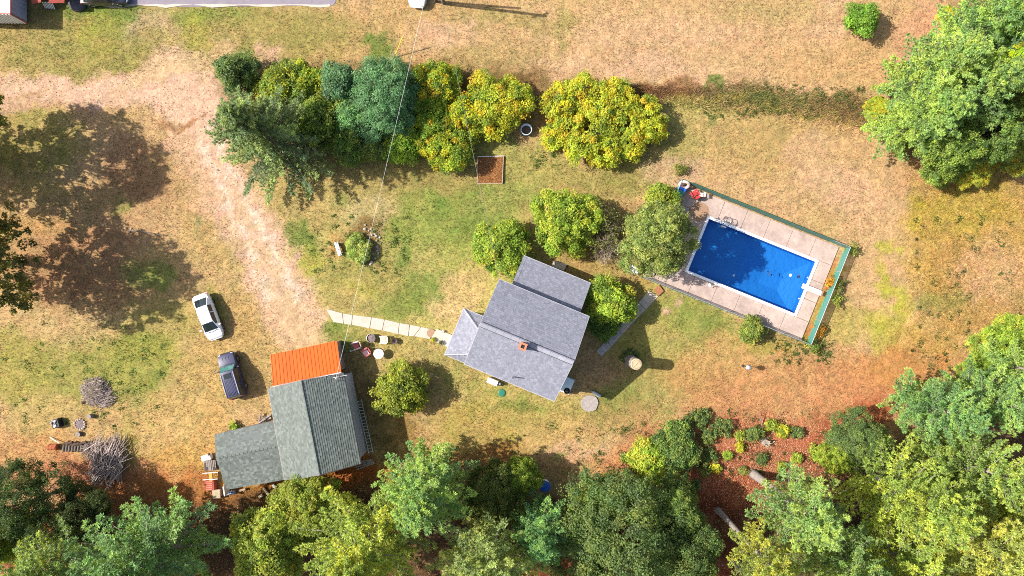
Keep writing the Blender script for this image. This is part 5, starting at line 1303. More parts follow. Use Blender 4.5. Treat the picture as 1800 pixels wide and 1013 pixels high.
    lab = ['dark green shrub, upper one of the pair at the slope top','dark green shrub at the left end of the slope shrubs','dark green shrub with a long shadow near the slope top','dark green shrub just above the red litter, left part','round dark shrub beside a broken stump on the slope','small dark shrub at the right side of broad dark bush','small lime shrub at the top right of the slope','yellow low shrub at the top right of the slope','dark low shrub right of the yellow one on the slope','small dark shrub alone amid the red litter','tiny bright yellow-green shrub at the right of the red litter','small lime shrub just right of the fallen log end','little olive shrub left of the fallen log end','bright green shrub at the right end of the red litter','olive shrub below the broad dark bush','tiny yellow shrub below the broad dark bush','tiny green shrub right of the broad dark bush','tiny lime shrub between the two dark slope shrubs','green shrub above the lime tree at the slope end','tiny dark plant left of the broad lime bush','tiny dark plant below left of the broad lime bush','tiny yellowish shrub above the red litter centre','small dark shrub above the light-tipped green tree']
    for i, (x, y, q, k) in enumerate(sl):
        h = q*1.15
        br, bh = BLR.get(k, (4,8))
        lb = [(x_*1.25, y_*1.25, z_*R.uniform(.7,1.1), a_*R.uniform(.6,1.0), b_) for (x_, y_, z_, a_, b_) in auto_lobes(q, h, .05, 500+i, 6)]
        p_ = {'dark':(G_DARK,(2,3,3)),'lime':(G_LIME,(2,2,2)),'yellow':(Y_MIX,(4,3,3,2,3)),'olive':(OLIV,(2,2,2)),'bright':(G_BRIGHT,(3,3,3,1)),'mid':(G_MID,(3,3,2,2))}[k]
        cm = crown_mesh('shrub_crown', lb, p_[0], p_[1], 500+i, cr=.30, L=.21, Wd=.11, per=17, dens=1.25)
        plant('shrub', lab[i], 'shrub', at_crown(x,y,h*.5), cm, trunk_mesh('stem', h, .04, lb, i, 3), 0, (1,1,1), WHITE, 'low shrubs on the red slope')
    # orange and green weeds at the east fence
    for i, (x, y, c_, lab_) in enumerate(((1460,497,Y_MIX,'rusty orange climber on the east pool fence'),(1472,500,OLIV,'olive weed outside the east pool fence, near the climber'),(1468,528,G_MID,'green weed outside the east pool fence, lower down'),(1497,440,G_MID,'green weed at the north-east fence corner'),(1440,580,Y_MIX,'orange weed outside the lower end of east fence'),(1430,608,G_MID,'green weed at the south-east fence corner'),(1195,298,OLIV,'scrubby weed outside the north-west fence corner'))):
        lb = auto_lobes(.75, .8, .05, 700+i, 4)
        cm = crown_mesh('weed_crown', lb, c_, [1]*len(c_), 700+i, cr=.3, L=.2, Wd=.09, per=14, dens=.9)
        o = plant('weed', lab_, 'weed', at_crown(x,y,.3), cm, None, 0, (1,1,1), (1,.55,.8) if c_ is Y_MIX else WHITE, 'weeds along the pool fence')
garden_plants()

# half bare shrubs: twigs with few leaves
def bare_shrub(label, px, py, h, Rr, seed, leaf_n, colors):
    r = random.Random(seed); m = MB(); tips = []
    for i in range(130):
        a = r.uniform(0,6.28); q = Rr*math.sqrt(r.random())*1.0
        e = Vector((q*math.cos(a), q*math.sin(a), h*(1-.55*(q/Rr)**2)*r.uniform(.6,1.05))); b = Vector((q*.2*math.cos(a)+r.uniform(-.2,.2), q*.2*math.sin(a)+r.uniform(-.2,.2), 0))
        mid = b.lerp(e,.55)+Vector((r.uniform(-.2,.2), r.uniform(-.2,.2), .1)); k = r.uniform(.75,1.25); c = (.27*k,.205*k,.17*k)
        m.tube([b,mid,e], [.03,.02,.008], 4, c); 
        for j in range(3):
            e2 = e + Vector((r.uniform(-.5,.5), r.uniform(-.5,.5), r.uniform(-.2,.3))); m.tube([mid.lerp(e,r.random()), e2], [.014,.005], 3, c); tips.append(e2)
    t = thing('bush', label, 'bush', at_crown(px,py,h*.6), 0, 'bushes round the house')
    me = bpy.data.meshes.new('twigs'); me.from_pydata(m.v, [], m.f)
    a_ = me.color_attributes.new('Col','FLOAT_COLOR','POINT'); a_.data.foreach_set('color', np.array([(*c,1) for c in m.c], dtype=np.float32).ravel())
    o = link('twigs', me, M['twig'], t, 'stuff')
    rng = np.random.default_rng(seed); T = np.array([tuple(x) for x in tips]); idx = rng.choice(len(T), leaf_n)
    Pt = T[idx] + rng.normal(size=(leaf_n,3))*.13
    V = leaf_quads(Pt, np.tile([0,0,1.], (leaf_n,1)), .2, .1, rng)
    link('crown', np_mesh('crown', V, 4, np.clip(pal(colors, [1]*len(colors), leaf_n, rng), .004,.9)), M['leaf'], t)
bare_shrub('half bare brown shrub between the rounded bush and the maple', 1056,395, 3.4, 2.3, 61, 1500, OLIV)
bare_shrub('bare grey-brown twiggy shrub below the half bare one', 1068,440, 2.0, 1.5, 62, 250, OLIV)
bare_shrub('bare grey twiggy bush at the bottom edge left of the yellow-green pine', 530,940, 2.6, 1.3, 63, 60, OLIV)

# ------------------------------------------------------------------ grass and ground cover (nobody could count it)
def blades():
    rng = np.random.default_rng(5)
    def emit(name, px, py, L, Wd, lean, k, dark=1.0, tint=None, jit=.32):
        n = len(px); c = ground_color(px, py)*(1+rng.normal(size=(n,1))*jit)*dark
        if tint is not None: c = c*tint
        base = np.stack([(px-900)/S, (506.5-py)/S, np.full(n, -.04)], 1)
        a = rng.uniform(0, 2*PI, n); th = rng.uniform(lean[0], lean[1], n)
        d = np.stack([np.cos(a)*np.sin(th), np.sin(a)*np.sin(th), np.cos(th)], 1); s = np.stack([-np.sin(a), np.cos(a), np.zeros(n)], 1)
        l = (L*rng.uniform(.6, 1.4, n))[:, None]; w = (Wd*rng.uniform(.7,1.3,n))[:, None]
        V = np.stack([base-s*w*.5, base+s*w*.5, base+d*l], 1).reshape(-1, 3)
        me = np_mesh(name, V, 3, np.clip(c, .004, .9))
        o = link(name, me, M['grass'], kind='stuff'); return o
    def clear(px, py):
        x, y = (px-900)/S, (506.5-py)/S
        ok = dirtness(px, py) < rng.uniform(.25, .9, len(px))
        for fr, u0, u1, v0, v1 in ((POOL,-8.9,8.3,-5.0,5.0),(HOUSE,-4.2,4.2,-4,4)):
            dx, dy = x-fr.o.x, y-fr.o.y; u = dx*fr.u.x+dy*fr.u.y; v = dx*fr.n.x+dy*fr.n.y
            ok &= ~((u > u0) & (u < u1) & (v > v0) & (v < v1))
        # walkway, asphalt, sand box
        ok &= ~((py > 540+(px-573)*.19) & (py < 566+(px-580)*.19) & (px > 570) & (px < 800))
        ok &= ~((py < 14) & (px > 120) & (px < 590))
        d = np.abs((px-1102)*.67 + (py-568)*.60*.95); ok &= ~((d < 14) & (px > 1045) & (px < 1168) & (py > 500) & (py < 630))
        ok &= ~((px > 838) & (px < 886) & (py > 275) & (py < 325))
        return ok
    n = 260000
    px, py = rng.uniform(-40, 1840, n), rng.uniform(-40, 1053, n); ok = clear(px, py)
    o = emit('grass', px[ok], py[ok], .20, .05, (.5, 1.25), 1); tag(o, 'short dry and green lawn grass over the whole yard', 'grass')
    # rough band, meadow, slope weeds
    n = 15000; t = rng.uniform(0, 1, n); px = 1120+t*420+rng.normal(size=n)*10; py = 158+t*42+np.sin(t*9)*5+rng.normal(size=n)*13*np.clip(.35+t*1.5,0,1)
    ok = clear(px, py); o = emit('tall_grass', px[ok], py[ok], .42, .06, (.6, 1.3), 1, 1.35); tag(o, 'band of tall rough grass and weeds across the top lawn', 'grass')
    n = 36000; px, py = rng.uniform(1585, 1840, n), rng.uniform(290, 660, n); ok = rng.random(n) < np.clip((px-1585)/60,0,1)*np.clip((660-py)/90,0,1)*.9
    o = emit('meadow_grass', px[ok], py[ok], .30, .05, (.75, 1.35), 1, 1.25); tag(o, 'yellowish unmown meadow grass near the right edge', 'grass')
    # scattered weeds: small leaf rosettes
    Pn = []; Cn = []
    for (x0, x1, y0, y1, m_, g) in ((1600,1800,380,660,70,(.06,.10,.025)),(1180,1500,720,860,90,(.08,.11,.03)),(1240,1520,150,210,160,(.10,.14,.035)),(540,720,380,480,60,(.12,.17,.04)),(1350,1460,595,640,60,(.11,.14,.035)),(0,300,560,760,60,(.12,.18,.04)),(900,1200,740,840,60,(.12,.16,.04)),(930,980,270,300,10,(.1,.15,.03))):
        for i in range(m_):
            c = P(rng.uniform(x0,x1), rng.uniform(y0,y1)); k = int(rng.integers(10, 22)); s = rng.uniform(.08,.26)
            Pn.append(np.array(c) + rng.normal(size=(k,3))*np.array([s,s,.05]) + np.array([0,0,.08])); Cn.append(np.tile(np.array(g)*rng.uniform(.7,1.4), (k,1)))
    Pn = np.concatenate(Pn); Cn = np.concatenate(Cn)*(1+rng.normal(size=(len(Pn),1))*.15); Pn[:,2] = np.abs(Pn[:,2])
    V = leaf_quads(Pn, np.tile([0,0,1.], (len(Pn),1)), .2, .1, rng)
    o = link('weeds', np_mesh('weeds', V, 4, np.clip(Cn,.004,.9)), M['leaf'], kind='stuff'); tag(o, 'scattered low leafy weeds in the meadow and on the slope', 'weeds')
    # leaf litter on the slope and under the trees
    n = 34000; px = np.concatenate([rng.normal(1330,130,n//2), rng.uniform(0,1800,n//2)]); py = np.concatenate([rng.normal(805,45,n//2), rng.uniform(850,1013,n//2)])
    kp = (np.arange(n) < n//2) | (rng.random(n) < .45); px, py = px[kp], py[kp]; n = len(px)
    c = pal([(.42,.17,.09),(.48,.26,.15),(.30,.12,.065),(.52,.34,.22)], (3,3,2,1), n, rng)
    Pt = np.stack([(px-900)/S, (506.5-py)/S, rng.uniform(.0,.06,n)], 1)
    V = leaf_quads(Pt, np.tile([0,0,1.], (n,1)), .13, .08, rng, .45)
    o = link('leaf_litter', np_mesh('leaf_litter', V, 4, np.clip(c,.004,.9)), M['grass'], kind='stuff'); tag(o, 'red-brown fallen leaves on the slope and under the trees', 'leaf litter')
    # pebbles and clods on the dirt drive
    m = MB(); rr = random.Random(12)
    for i in range(900):
        k = rr.random(); x = 320+k*200+rr.uniform(-45,45); y = 170+k*400+rr.uniform(-30,30)
        if rr.random() < .35: x, y = rr.uniform(0,360), 165+rr.uniform(-26,26)
        c = P(x,y); q = rr.uniform(.025,.07); h = rr.uniform(.6,1.1)
        m.add([c+Vector((q,0,-.03)), c+Vector((-q*.6,q*.8,-.03)), c+Vector((-q*.6,-q*.8,-.03)), c+Vector((0,0,q*h))], [(0,1,3),(1,2,3),(2,0,3)])
    tag(m.build('gravel', M['stone'], kind='stuff'), 'small stones scattered along the pale dirt drive', 'gravel')
blades()

# ------------------------------------------------------------------ yard things
def adirondack(name, label, mseat, mback, p, rz, group):
    t = thing(name, label, 'chair', P(*p), rz, group)
    o = _root[t.name]; _root[t.name] = Vector((0,0,0))     # local coordinates
    for i in range(6): MB().box((.05+i*.085-.22, 0, .36-i*-.018*1.0), (.078,.52,.022), ry=-.2).build('seat_slat', mseat, t)
    for i in range(5):
        y = -.2+i*.1; hh = .62-.5*abs(y)**1.5
        MB().box((-.33-.10, y, .36+hh*.5), (.022,.092,hh+.1), ry=-.35).build('back_slat', mback, t)
    for s in (-1, 1):
        MB().box((.0, s*.33, .56), (.72,.13,.024)).build('armrest', mback, t)
        MB().box((.28, s*.29, .28), (.09,.03,.56)).build('leg', mback, t); MB().box((-.3, s*.27, .2), (.09,.03,.42), ry=-.4).build('leg', mback, t)
    return t

def yard():
    g = 'seats and tables on the lawn by the barn'
    adirondack('garden_chair', 'faded red garden chair nearest the orange roof', M['faded_red'], M['pinkish'], (628,607), math.radians(200), g)
    adirondack('garden_chair', 'pink and white garden chair beside the white round table', M['pinkish'], M['faded_red'], (645,619), math.radians(215), g)
    adirondack('garden_chair', 'tan garden chair with open arms near the walkway', M['tan'], M['tan'], (675,597), math.radians(182), g)
    t = thing('patio_table', 'round white patio table in the seating group', 'table', P(668,621), 0, g); p = P(668,621)
    MB().lathe([(.47,.68),(.49,.70),(.49,.72),(.46,.735),(.02,.735)], p, 28).build('tabletop', M['white_paint'], t)
    MB().lathe([(.28,0),(.24,.04),(.04,.08),(.035,.68)], p, 16).build('pedestal', M['white_paint'], t)
    MB().lathe([(.025,.72),(.025,.745),(.002,.745)], p, 10).build('umbrella_hole', M['dark'], t)
    t = thing('barrel_planter', 'dark brown half barrel planter beside the tan chair', 'planter', P(654,594), 0, g); p = P(654,594)
    MB().lathe([(.33,0),(.40,.3),(.42,.55),(.38,.55),(.36,.47)], p, 22, cap=False).build('barrel', M['terracotta'], t)
    MB().lathe([(.37,.465),(.1,.5),(.02,.5)], p, 18).build('soil', M['ash'], t)
    MB().lathe([(.425,.50),(.43,.53),(.43,.56),(.41,.57)], p, 22, cap=False).build('hoop', M['alu'], t)
    t = thing('stool', 'small dark round stool right of the tan chair', 'stool', P(695,600), 0, g); p = P(695,600)
    MB().lathe([(.27,.36),(.29,.38),(.27,.41),(.02,.415)], p, 18).build('seat', M['terracotta'], t)
    for k in range(3): MB().tube([p+Vector((.2*math.cos(k*2.1),.2*math.sin(k*2.1),0)), p+Vector((.15*math.cos(k*2.1),.15*math.sin(k*2.1),.37))], .025, 6).build('leg', M['terracotta'], t)
    t = thing('watering_can', 'pale green watering can on the grass below the red chair', 'watering can', P(617,617)); p = P(617,617)
    MB().lathe([(.09,0),(.1,.02),(.09,.2),(.07,.22)], p, 12).build('body', mat('pale_green',(.35,.5,.36),.5), t); MB().tube([p+Vector((.08,.02,.05)), p+Vector((.3,.12,.25))], .02, 6).build('spout', M['white_paint'], t)
    MB().tube([p+Vector((-.09,0,.05)), p+Vector((-.18,0,.14)), p+Vector((-.08,0,.22))], .014, 6).build('handle', M['white_paint'], t)
    # items beside the orange roof
    t = thing('bucket', 'blue bucket beside the orange roof', 'bucket', P(601,626)); p = P(601,626)
    MB().lathe([(.15,0),(.2,.36),(.21,.38),(.18,.38),(.13,.03)], p, 16).build('pail', M['blue'], t); MB().tube([p+Vector((.2*math.cos(a),.05,.36+.16*math.sin(a))) for a in np.linspace(0,PI,9)], .01, 5).build('handle', M['alu'], t)
    tag(MB().box(P(598,616,.25), (.5,.3,.5), .3).build('crate', M['grey_wood'], bevel=.02), 'grey box against the lean-to above the blue bucket', 'box')
    # walkway end
    for nm, px, lab, mt in (('flower_pot',(762,597),'yellow flowers in a pot by the walkway end','flower'),('flower_pot',(776,602),'grey-green potted plant on the porch slab','leaf')):
        t = thing(nm, lab, 'flower pot', P(*px)); p = P(*px); b = .05 if nm == '' else .0
        MB().lathe([(.14,.0),(.2,.28),(.17,.28),(.15,.22)], p, 14).build('pot', M['stone'], t)
        rng = np.random.default_rng(3 if mt == 'flower' else 4); k = 180
        d = norm(rng.normal(size=(k,3))); d[:,2] = np.abs(d[:,2]); Pt = np.array([0,0,.3]) + d*rng.uniform(.12,.27,(k,1))
        cs = pal([(.55,.5,.02),(.2,.3,.03)], (3,1.5), k, rng) if mt == 'flower' else pal([(.1,.13,.08),(.3,.3,.25)], (3,1), k, rng)
        link('flowers' if mt == 'flower' else 'foliage', np_mesh('petals', leaf_quads(Pt, d, .11, .08, rng), 4, np.clip(cs,.004,.9)), M['leaf'], t)
    tag(MB().lathe([(.42,0),(.42,.035),(.02,.04)], P(758,586,.06), 20).build('doormat', M['mat_brown']), 'round brown mat on the walkway before the porch', 'mat')
    tag(MB().rock(P(779,583,.2), .17, R).build('stone', M['stone']), 'small dark stone on the porch slab', 'stone')
    t = thing('doormat', 'grey striped mat at the porch wall', 'mat', P(789,600,.165))
    c = P(789,601,.18); MB().box(c, (.32,1.0,.03), HOUSE.a).build('pad', M['steelgrey'], t)
    # white bench ornament near the flower bed
    t = thing('garden_bench', 'small weathered white bench at the flower bed', 'bench', P(596,438)); p = P(596,438); a = math.radians(-72)
    fr = Frame(p, a)
    MB().cbox(fr.w(0,0,.38), (1.35,.36,.07), a, .02).build('seat', M['white_paint'], t)
    for s in (-.5,.5): MB().box(fr.w(s,0,.19), (.16,.34,.38), a).build('leg', M['white_paint'], t); 
    for s in (-.6,.05,.55): MB().rock(fr.w(s,.02,.47), .1, R, flat=.5).build('ornament', M['stone'], t)
    # bed stones
    r = random.Random(31)
    bed = thing('flower_bed', 'flower bed ringed with loose pale stones in the lawn', 'flower bed', P(640,430))
    for i in range(20):
        an = -1.2+i*.105+r.uniform(-.05,.05); an = math.radians(-75)+i*math.radians(8)+r.uniform(-.08,.08)
        rr_ = 34+r.uniform(-7,5); x, y = 632+rr_*math.cos(an), 432-rr_*math.sin(an)*1.0
        MB().rock(P(x,y,.03), r.uniform(.07,.17), r).build('stone', M['stone'], bed)
    # sand box
    t = thing('sand_box', 'square white framed bed filled with orange straw', 'raised bed', P(863,299)); q = [P(840,276),P(885,275),P(883,323),P(839,323)]
    for i in range(4):
        a, b = q[i], q[(i+1)%4]; d = b-a; c = (a+b)/2
        MB().box((c.x,c.y,.1), (d.length-.09 if i % 2 else d.length+.02,0.05,.16), math.atan2(d.y,d.x)).build('board', M['pale_wood'] if i != 0 else M['white_paint'], t)
    rng = np.random.default_rng(6); n = 5200; A = rng.random((n,2)); Q = np.array([tuple(x) for x in q])
    Pt = (Q[0]*(1-A[:,:1])+Q[1]*A[:,:1])*(1-A[:,1:])+(Q[3]*(1-A[:,:1])+Q[2]*A[:,:1])*A[:,1:]; Pt[:,2] = .08+rng.uniform(0,.08,n)
    MB().prism([Vector(x).xy for x in q], -.05, .08).build('soil', M['mat_brown'], t)
    link('straw', np_mesh('straw', leaf_quads(Pt-np.array(_root[t.name]), np.tile([0,0,1.],(n,1)), .17, .03, rng, .5), 4, np.clip(pal([(.42,.19,.06),(.30,.12,.04),(.5,.28,.1)], (3,2,1), n, rng),.004,.9)), M['grass'], t, 'stuff')
    # white ring
    t = thing('water_trough', 'round white and blue stock tank by the golden sumac bush', 'tank', P(925,230)); p = P(925,230)
    MB().lathe([(.5,0),(.52,.5),(.56,.55),(.54,.6),(.48,.6),(.46,.1)], p, 28, cap=False).build('wall', mat('tank',(.45,.55,.62),.4), t, smooth=True)
    MB().torus(p+Vector((0,0,.6)), .53, .045).build('rim', M['tank_rim'], t, smooth=True)
    MB().lathe([(.47,.1),(.02,.12)], p, 20).build('bottom', M['soil'], t)
    # lamp-side stump: tall cut trunk
    t = thing('tree_stump', 'tall sawn off tree trunk with pale top in the house shade', 'tree stump', P(1107,633.5)); p = P(1107,633.5)
    r = random.Random(2); n = 20; prof = [(.75,-.1),(.62,.25),(.56,1.0),(.54,2.3),(.535,3.45)]
    m = MB(); vs = [(p.x+q*math.cos(2*PI*k/n)*(1+.05*math.sin(k*3)), p.y+q*math.sin(2*PI*k/n)*(1+.05*math.sin(k*3)), z) for q, z in prof for k in range(n)]
    m.add(vs, [(i*n+k, i*n+(k+1)%n, (i+1)*n+(k+1)%n, (i+1)*n+k) for i in range(4) for k in range(n)]); m.build('bark', M['bark_grey'], t, smooth=True)
    m = MB(); m.lathe([(.53,3.44),(.45,3.47),(.02,3.48)], p, 20, cap=False); m.build('cut_face', M['pale_wood'], t)
    m = MB(); m.tube([p+Vector((.4*math.cos(a),.4*math.sin(a),3.475)) for a in np.linspace(0,5.8,22)], .02, 5); m.tube([p+Vector((-.3,-.35,3.48)), p+Vector((.35,.3,3.48))], .02, 4); m.build('growth_ring', M['wood'], t)
    lb = [(.55*math.cos(a), .55*math.sin(a), .25, .42, .3) for a in (1.2,1.9,2.6,3.3,.5)]
    plant('weed', 'dark weeds round the foot of the sawn off trunk', 'weed', at_crown(1105,629,.2), crown_mesh('weed_crown', lb, G_DARK, (3,2,1), 95, cr=.25, L=.18, Wd=.1, per=20, dens=1.2), None)
    # things at the house walls
    fr = HOUSE
    t = thing('heat_pump', 'white cabinet unit with round black fan at the east house wall', 'heat pump', P(996,678)); c = P(996,676)
    MB().cbox((c.x,c.y,0), (.95,1.5,.85), fr.a, .06).build('cabinet', mat('pale_blue_white',(.6,.68,.72),.4), t)
    MB().lathe([(.3,.86),(.3,.9),(.26,.9),(.26,.86)], fr.w(*[x+y for x,y in zip(fr.l(c),(.15,-.48))],0), 20).build('fan_guard', M['black'], t)
    MB().lathe([(.16,.86),(.16,.88),(.02,.885)], fr.w(*[x+y for x,y in zip(fr.l(c),(.15,-.48))],0), 16).build('fan_hub', M['black'], t)
    tag(MB().cbox(P(866,670,0), (1.05,.5,.62), fr.a, .02).build('utility_box', M['white_paint']), 'long white box under the south eave of house', 'box')
    t = thing('meter_box', 'small black meter beside the long white box', 'meter', P(879,674)); MB().box(P(879,674,.3), (.3,.3,.5), fr.a).build('case', M['black'], t); MB().lathe([(.1,.55),(.1,.6),(.02,.61)], P(879,674), 12).build('dial', M['steel'], t)
    t = thing('gas_bottle', 'grey gas bottle lying in the shade by the round slab', 'gas bottle', P(1049,693)); p = P(1049,693)
    pts = [p+Vector((-.45,.25,.16)), p+Vector((-.36,.2,.16)), p+Vector((.3,-.17,.16)), p+Vector((.4,-.22,.16))]
    MB().tube(pts, [.08,.16,.16,.08], 14).build('body', mat('bottle',(.4,.4,.42),.4), t, smooth=True); MB().tube([pts[0], pts[0]+Vector((-.12,.07,0))], .04, 8).build('valve', M['steel'], t)
    t = thing('trash_bin', 'white plastic chest at the foot of the maple', 'chest', P(1112,474)); p = P(1112,474)
    MB().cbox((p.x,p.y,0), (1.0,.62,.5), POOL.a, .03).build('body', M['white_paint'], t); MB().cbox((p.x,p.y,.505), (1.06,.68,.08), POOL.a, .03).build('lid', mat('lid_grey',(.5,.5,.52),.5), t)
    # blue drum lid among trees
    t = thing('plastic_drum', 'blue plastic drum standing at the edge of the southern trees', 'drum', P(958,853)); p = P(957,850)
    MB().lathe([(.42,0),(.48,.1),(.5,.5),(.48,.95),(.44,1.0)], p, 24).build('barrel', M['white_paint'], t, smooth=True)
    MB().lathe([(.53,.99),(.55,1.03),(.53,1.07),(.44,1.10),(.02,1.12)], p, 24).build('lid', M['blue'], t, smooth=False)
    # pool corner
    fr = POOL; g = 'pool things in the north-west deck corner'
    tag(MB().torus(P(1203,325,.75), .42, .15, (.9,-.35,0)).build('swim_ring', M['pinkish'], smooth=True), 'pale pink inflatable ring in the pool fence corner', 'swim ring', g)
    t = thing('air_mattress', 'long blue patterned air mattress leaning in the pool deck corner', 'air mattress', P(1195,345), 0, g)
    a, b = P(1201,330,.75), P(1186,360,.25); d = (b-a); w = Vector((d.y,-d.x,0)).normalized()
    mats = [M['blue'], mat('float_teal',(.03,.25,.3),.4), mat('float_green',(.12,.3,.08),.4), M['blue'], M['red'], M['blue']]
    for i in range(6):
        p0, p1 = a.lerp(b,i/6), a.lerp(b,(i+.97)/6); wd = (.75-.06*i)/2
        MB().hexa([p0-w*wd-Vector((0,0,.1)), p1-w*wd-Vector((0,0,.1)), p1+w*wd-Vector((0,0,.1)), p0+w*wd-Vector((0,0,.1)), p0-w*wd, p1-w*wd, p1+w*wd, p0+w*wd]).build('chamber', mats[i], t, bevel=.04)
    ch = adirondack('garden_chair', 'bright red plastic chair in the pool deck corner', M['red'], M['red'], (1219,342), math.radians(120), g)
    t = thing('folding_chair', 'dark metal folding chair frame beside the red pool chair', 'chair', P(1231,345,.08), 0, g); p = P(1231,344,.08)
    m = MB(); 
    for s in (-.22,.22): m.tube([p+Vector((-.25,s,0)), p+Vector((.05,s,.42)), p+Vector((.3,s,.85))], .018, 6); m.tube([p+Vector((.25,s,0)), p+Vector((-.22,s,.42))], .018, 6)
    m.build('frame', M['dark'], t); MB().box(p+Vector((-.02,0,.42)), (.4,.42,.02)).build('seat', M['tan'], t); MB().box(p+Vector((.24,0,.72)), (.03,.42,.22), ry=.5).build('backrest', M['tan'], t)
    tag(MB().lathe([(.95,.088),(.95,.10),(.02,.104)], P(1229,373), 28).build('round_mat', M['mat_brown']), 'round brown mat on the pool deck beside the ladder', 'mat', g)
yard()

def sticks(m, c, n, L, Rr, hgt, rng, ang=None, col0=(.33,.26,.23)):
    for i in range(n):
        q = Rr*math.sqrt(rng.random()); a = rng.uniform(0,6.28); x, y = q*math.cos(a), q*math.sin(a)
        z = hgt*(1-(q/Rr)**2)*rng.uniform(.5,1)+.04
        d = (rng.uniform(0,6.28) if ang is None else rng.gauss(ang,.45)); l = L*rng.uniform(.5,1.2); dv = Vector((math.cos(d)*l/2, math.sin(d)*l/2, rng.uniform(-.12,.16)*l))
        p = Vector(c)+Vector((x,y,z)); k = rng.uniform(.6,1.4); cl = tuple(v*k for v in col0)
        bend = Vector((rng.uniform(-.1,.1), rng.uniform(-.1,.1), .06))*l
        r0 = rng.uniform(.012,.035)
        A, B = p-dv, p+dv; A.z = max(A.z,.02); B.z = max(B.z,.02)
        m.tube([A, p+bend, B], [r0, r0*.8, r0*.35], 4, cl)

def campsite():
    r = random.Random(15)
    t = thing('brush_pile', 'round grey pile of fine twigs on the lawn', 'brush pile', P(172,693)); m = MB()
    sticks(m, P(168,688), 380, .8, 1.35, .8, r); sticks(m, P(186,700), 130, .9, .9, .45, r, ang=.3); m.build('twigs', M['twig'], t, kind='stuff')
    t = thing('brush_pile', 'large pile of long grey branches at the woods edge', 'brush pile', P(186,812)); m = MB()
    for i in range(300):
        x, y = 172+r.uniform(-8,42), 790+r.uniform(-14,50); a = math.radians(r.gauss(62,22)) ; l = r.uniform(1.2,2.9)
        p = P(x,y,r.uniform(.1,.9)); d = Vector((math.cos(a),math.sin(a),r.uniform(-.15,.12)))*l/2; k = r.uniform(.55,1.35); q = r.uniform(.018,.05)
        A, B = p-d, p+d; A.z = max(.03,A.z); B.z = max(.03,B.z)
        m.tube([A, p+Vector((r.uniform(-.15,.15),r.uniform(-.15,.15),.06)), B], [q,q*.8,q*.3], 5, (.36*k,.285*k,.25*k))
    sticks(m, P(160,790), 90, 1.1, .8, .5, r, ang=1.5); m.build('branches', M['twig'], t, kind='stuff')
    # row of cut logs
    t = thing('log_pile', 'row of short dark logs between the rusty drum and branch pile', 'log pile', P(126,785))
    for i in range(9):
        x = 112+i*5.2; y = 788+r.uniform(-1.5,1.5)
        p = P(x,y,.16); d = Vector((.05,.32,0))
        MB().tube([p-d, p+d], [.13,.12], 9).build('log', M['bark'], t)
    for i in range(6):
        p = P(116+i*6, 780+r.uniform(-2,2), .2+.1*(i%2)); d = Vector((.3,.1,0)); MB().tube([p-d,p+d], .12, 8).build('log', M['soil'], t)
    t = thing('oil_drum', 'rusty orange drum lying at the end of the log row', 'drum', P(95,785)); p = P(95,785)
    MB().tube([p+Vector((-.35,-.03,.3)), p+Vector((.5,.03,.3))], .29, 18).build('drum', M['rust'], t)
    for s in (-.2,.1,.4): MB().tube([p+Vector((s-.02,0,.3)), p+Vector((s+.02,0,.3))], .305, 18).build('rib', M['rust'], t)
    tag(MB().tube([P(88,769,.1), P(104,779,.35)], .04, 8).build('pipe', M['white_paint']), 'white pipe lying against the rusty drum', 'pipe')
    t = thing('fire_pit', 'round fire pit of stones with grey ash on the lawn', 'fire pit', P(140.5,746)); p = P(140.5,746)
    MB().lathe([(.42,.03),(.2,.07),(.02,.08)], p, 16).build('ash', M['ash'], t)
    for i in range(13):
        a = i*2*PI/13; MB().rock(p+Vector((.5*math.cos(a),.5*math.sin(a),.05)), r.uniform(.07,.13), r).build('stone', mat('pit_stone',(.36,.29,.25),.9,noise=.2) if i == 0 else bpy.data.materials['pit_stone'], t)
    def stump(lab, px, py, q, h, mt):
        t = thing('stump_seat', lab, 'stump', P(px,py), 0, 'stumps round the fire pit'); p = P(px,py)
        MB().lathe([(q*1.15,-.05),(q,.1),(q*.97,h)], p, 12).build('bark', mt, t); MB().lathe([(q*.96,h+.005),(.02,h+.012)], p, 12, cap=False).build('cut_face', M['grey_wood'], t)
    stump('grey stump seat between fire pit and the round twig pile', 161,731.5, .22, .45, M['bark_grey'])
    stump('small dark stump seat just below the fire pit', 140,763, .24, .3, M['bark'])
    t = thing('grill', 'dark old stove with pale debris on top left of the fire pit', 'stove', P(104,743)); p = P(104,743)
    MB().cbox((p.x,p.y,0), (.75,.85,.62), .3, .05).build('body', M['black'], t)
    for i in range(7): MB().rock(p+Vector((r.uniform(-.35,.2), r.uniform(-.35,.45), .66)), .13, r).build('stone', M['stone'] if i % 3 else M['white_paint'], t)
    tag(MB().rock(P(145.5,708,.05), .16, r).build('stone', M['soil']), 'small dark stone at the left foot of the round twig pile', 'stone')
    # post shadow on the grass, modelled as a dark branch shape
    t = thing('branch_shape', 'long thin dark branch shape standing in for a post shadow on the grass', 'branch', P(260,410))
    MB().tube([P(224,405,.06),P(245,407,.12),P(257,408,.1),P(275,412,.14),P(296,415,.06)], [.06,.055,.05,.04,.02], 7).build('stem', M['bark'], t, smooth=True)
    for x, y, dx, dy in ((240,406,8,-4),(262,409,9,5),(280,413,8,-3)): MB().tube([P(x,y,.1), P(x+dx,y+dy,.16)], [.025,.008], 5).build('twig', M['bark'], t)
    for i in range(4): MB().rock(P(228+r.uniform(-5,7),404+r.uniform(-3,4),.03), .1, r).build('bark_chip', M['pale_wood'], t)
    # fallen logs / stump on slope
    t = thing('broken_stump', 'broken grey stump with splinters on the slope by the round dark shrub', 'stump', P(1345,778)); p = P(1345,777)
    MB().lathe([(.45,-.1),(.34,.2),(.3,.5)], p, 12).build('stem', M['bark_grey'], t)
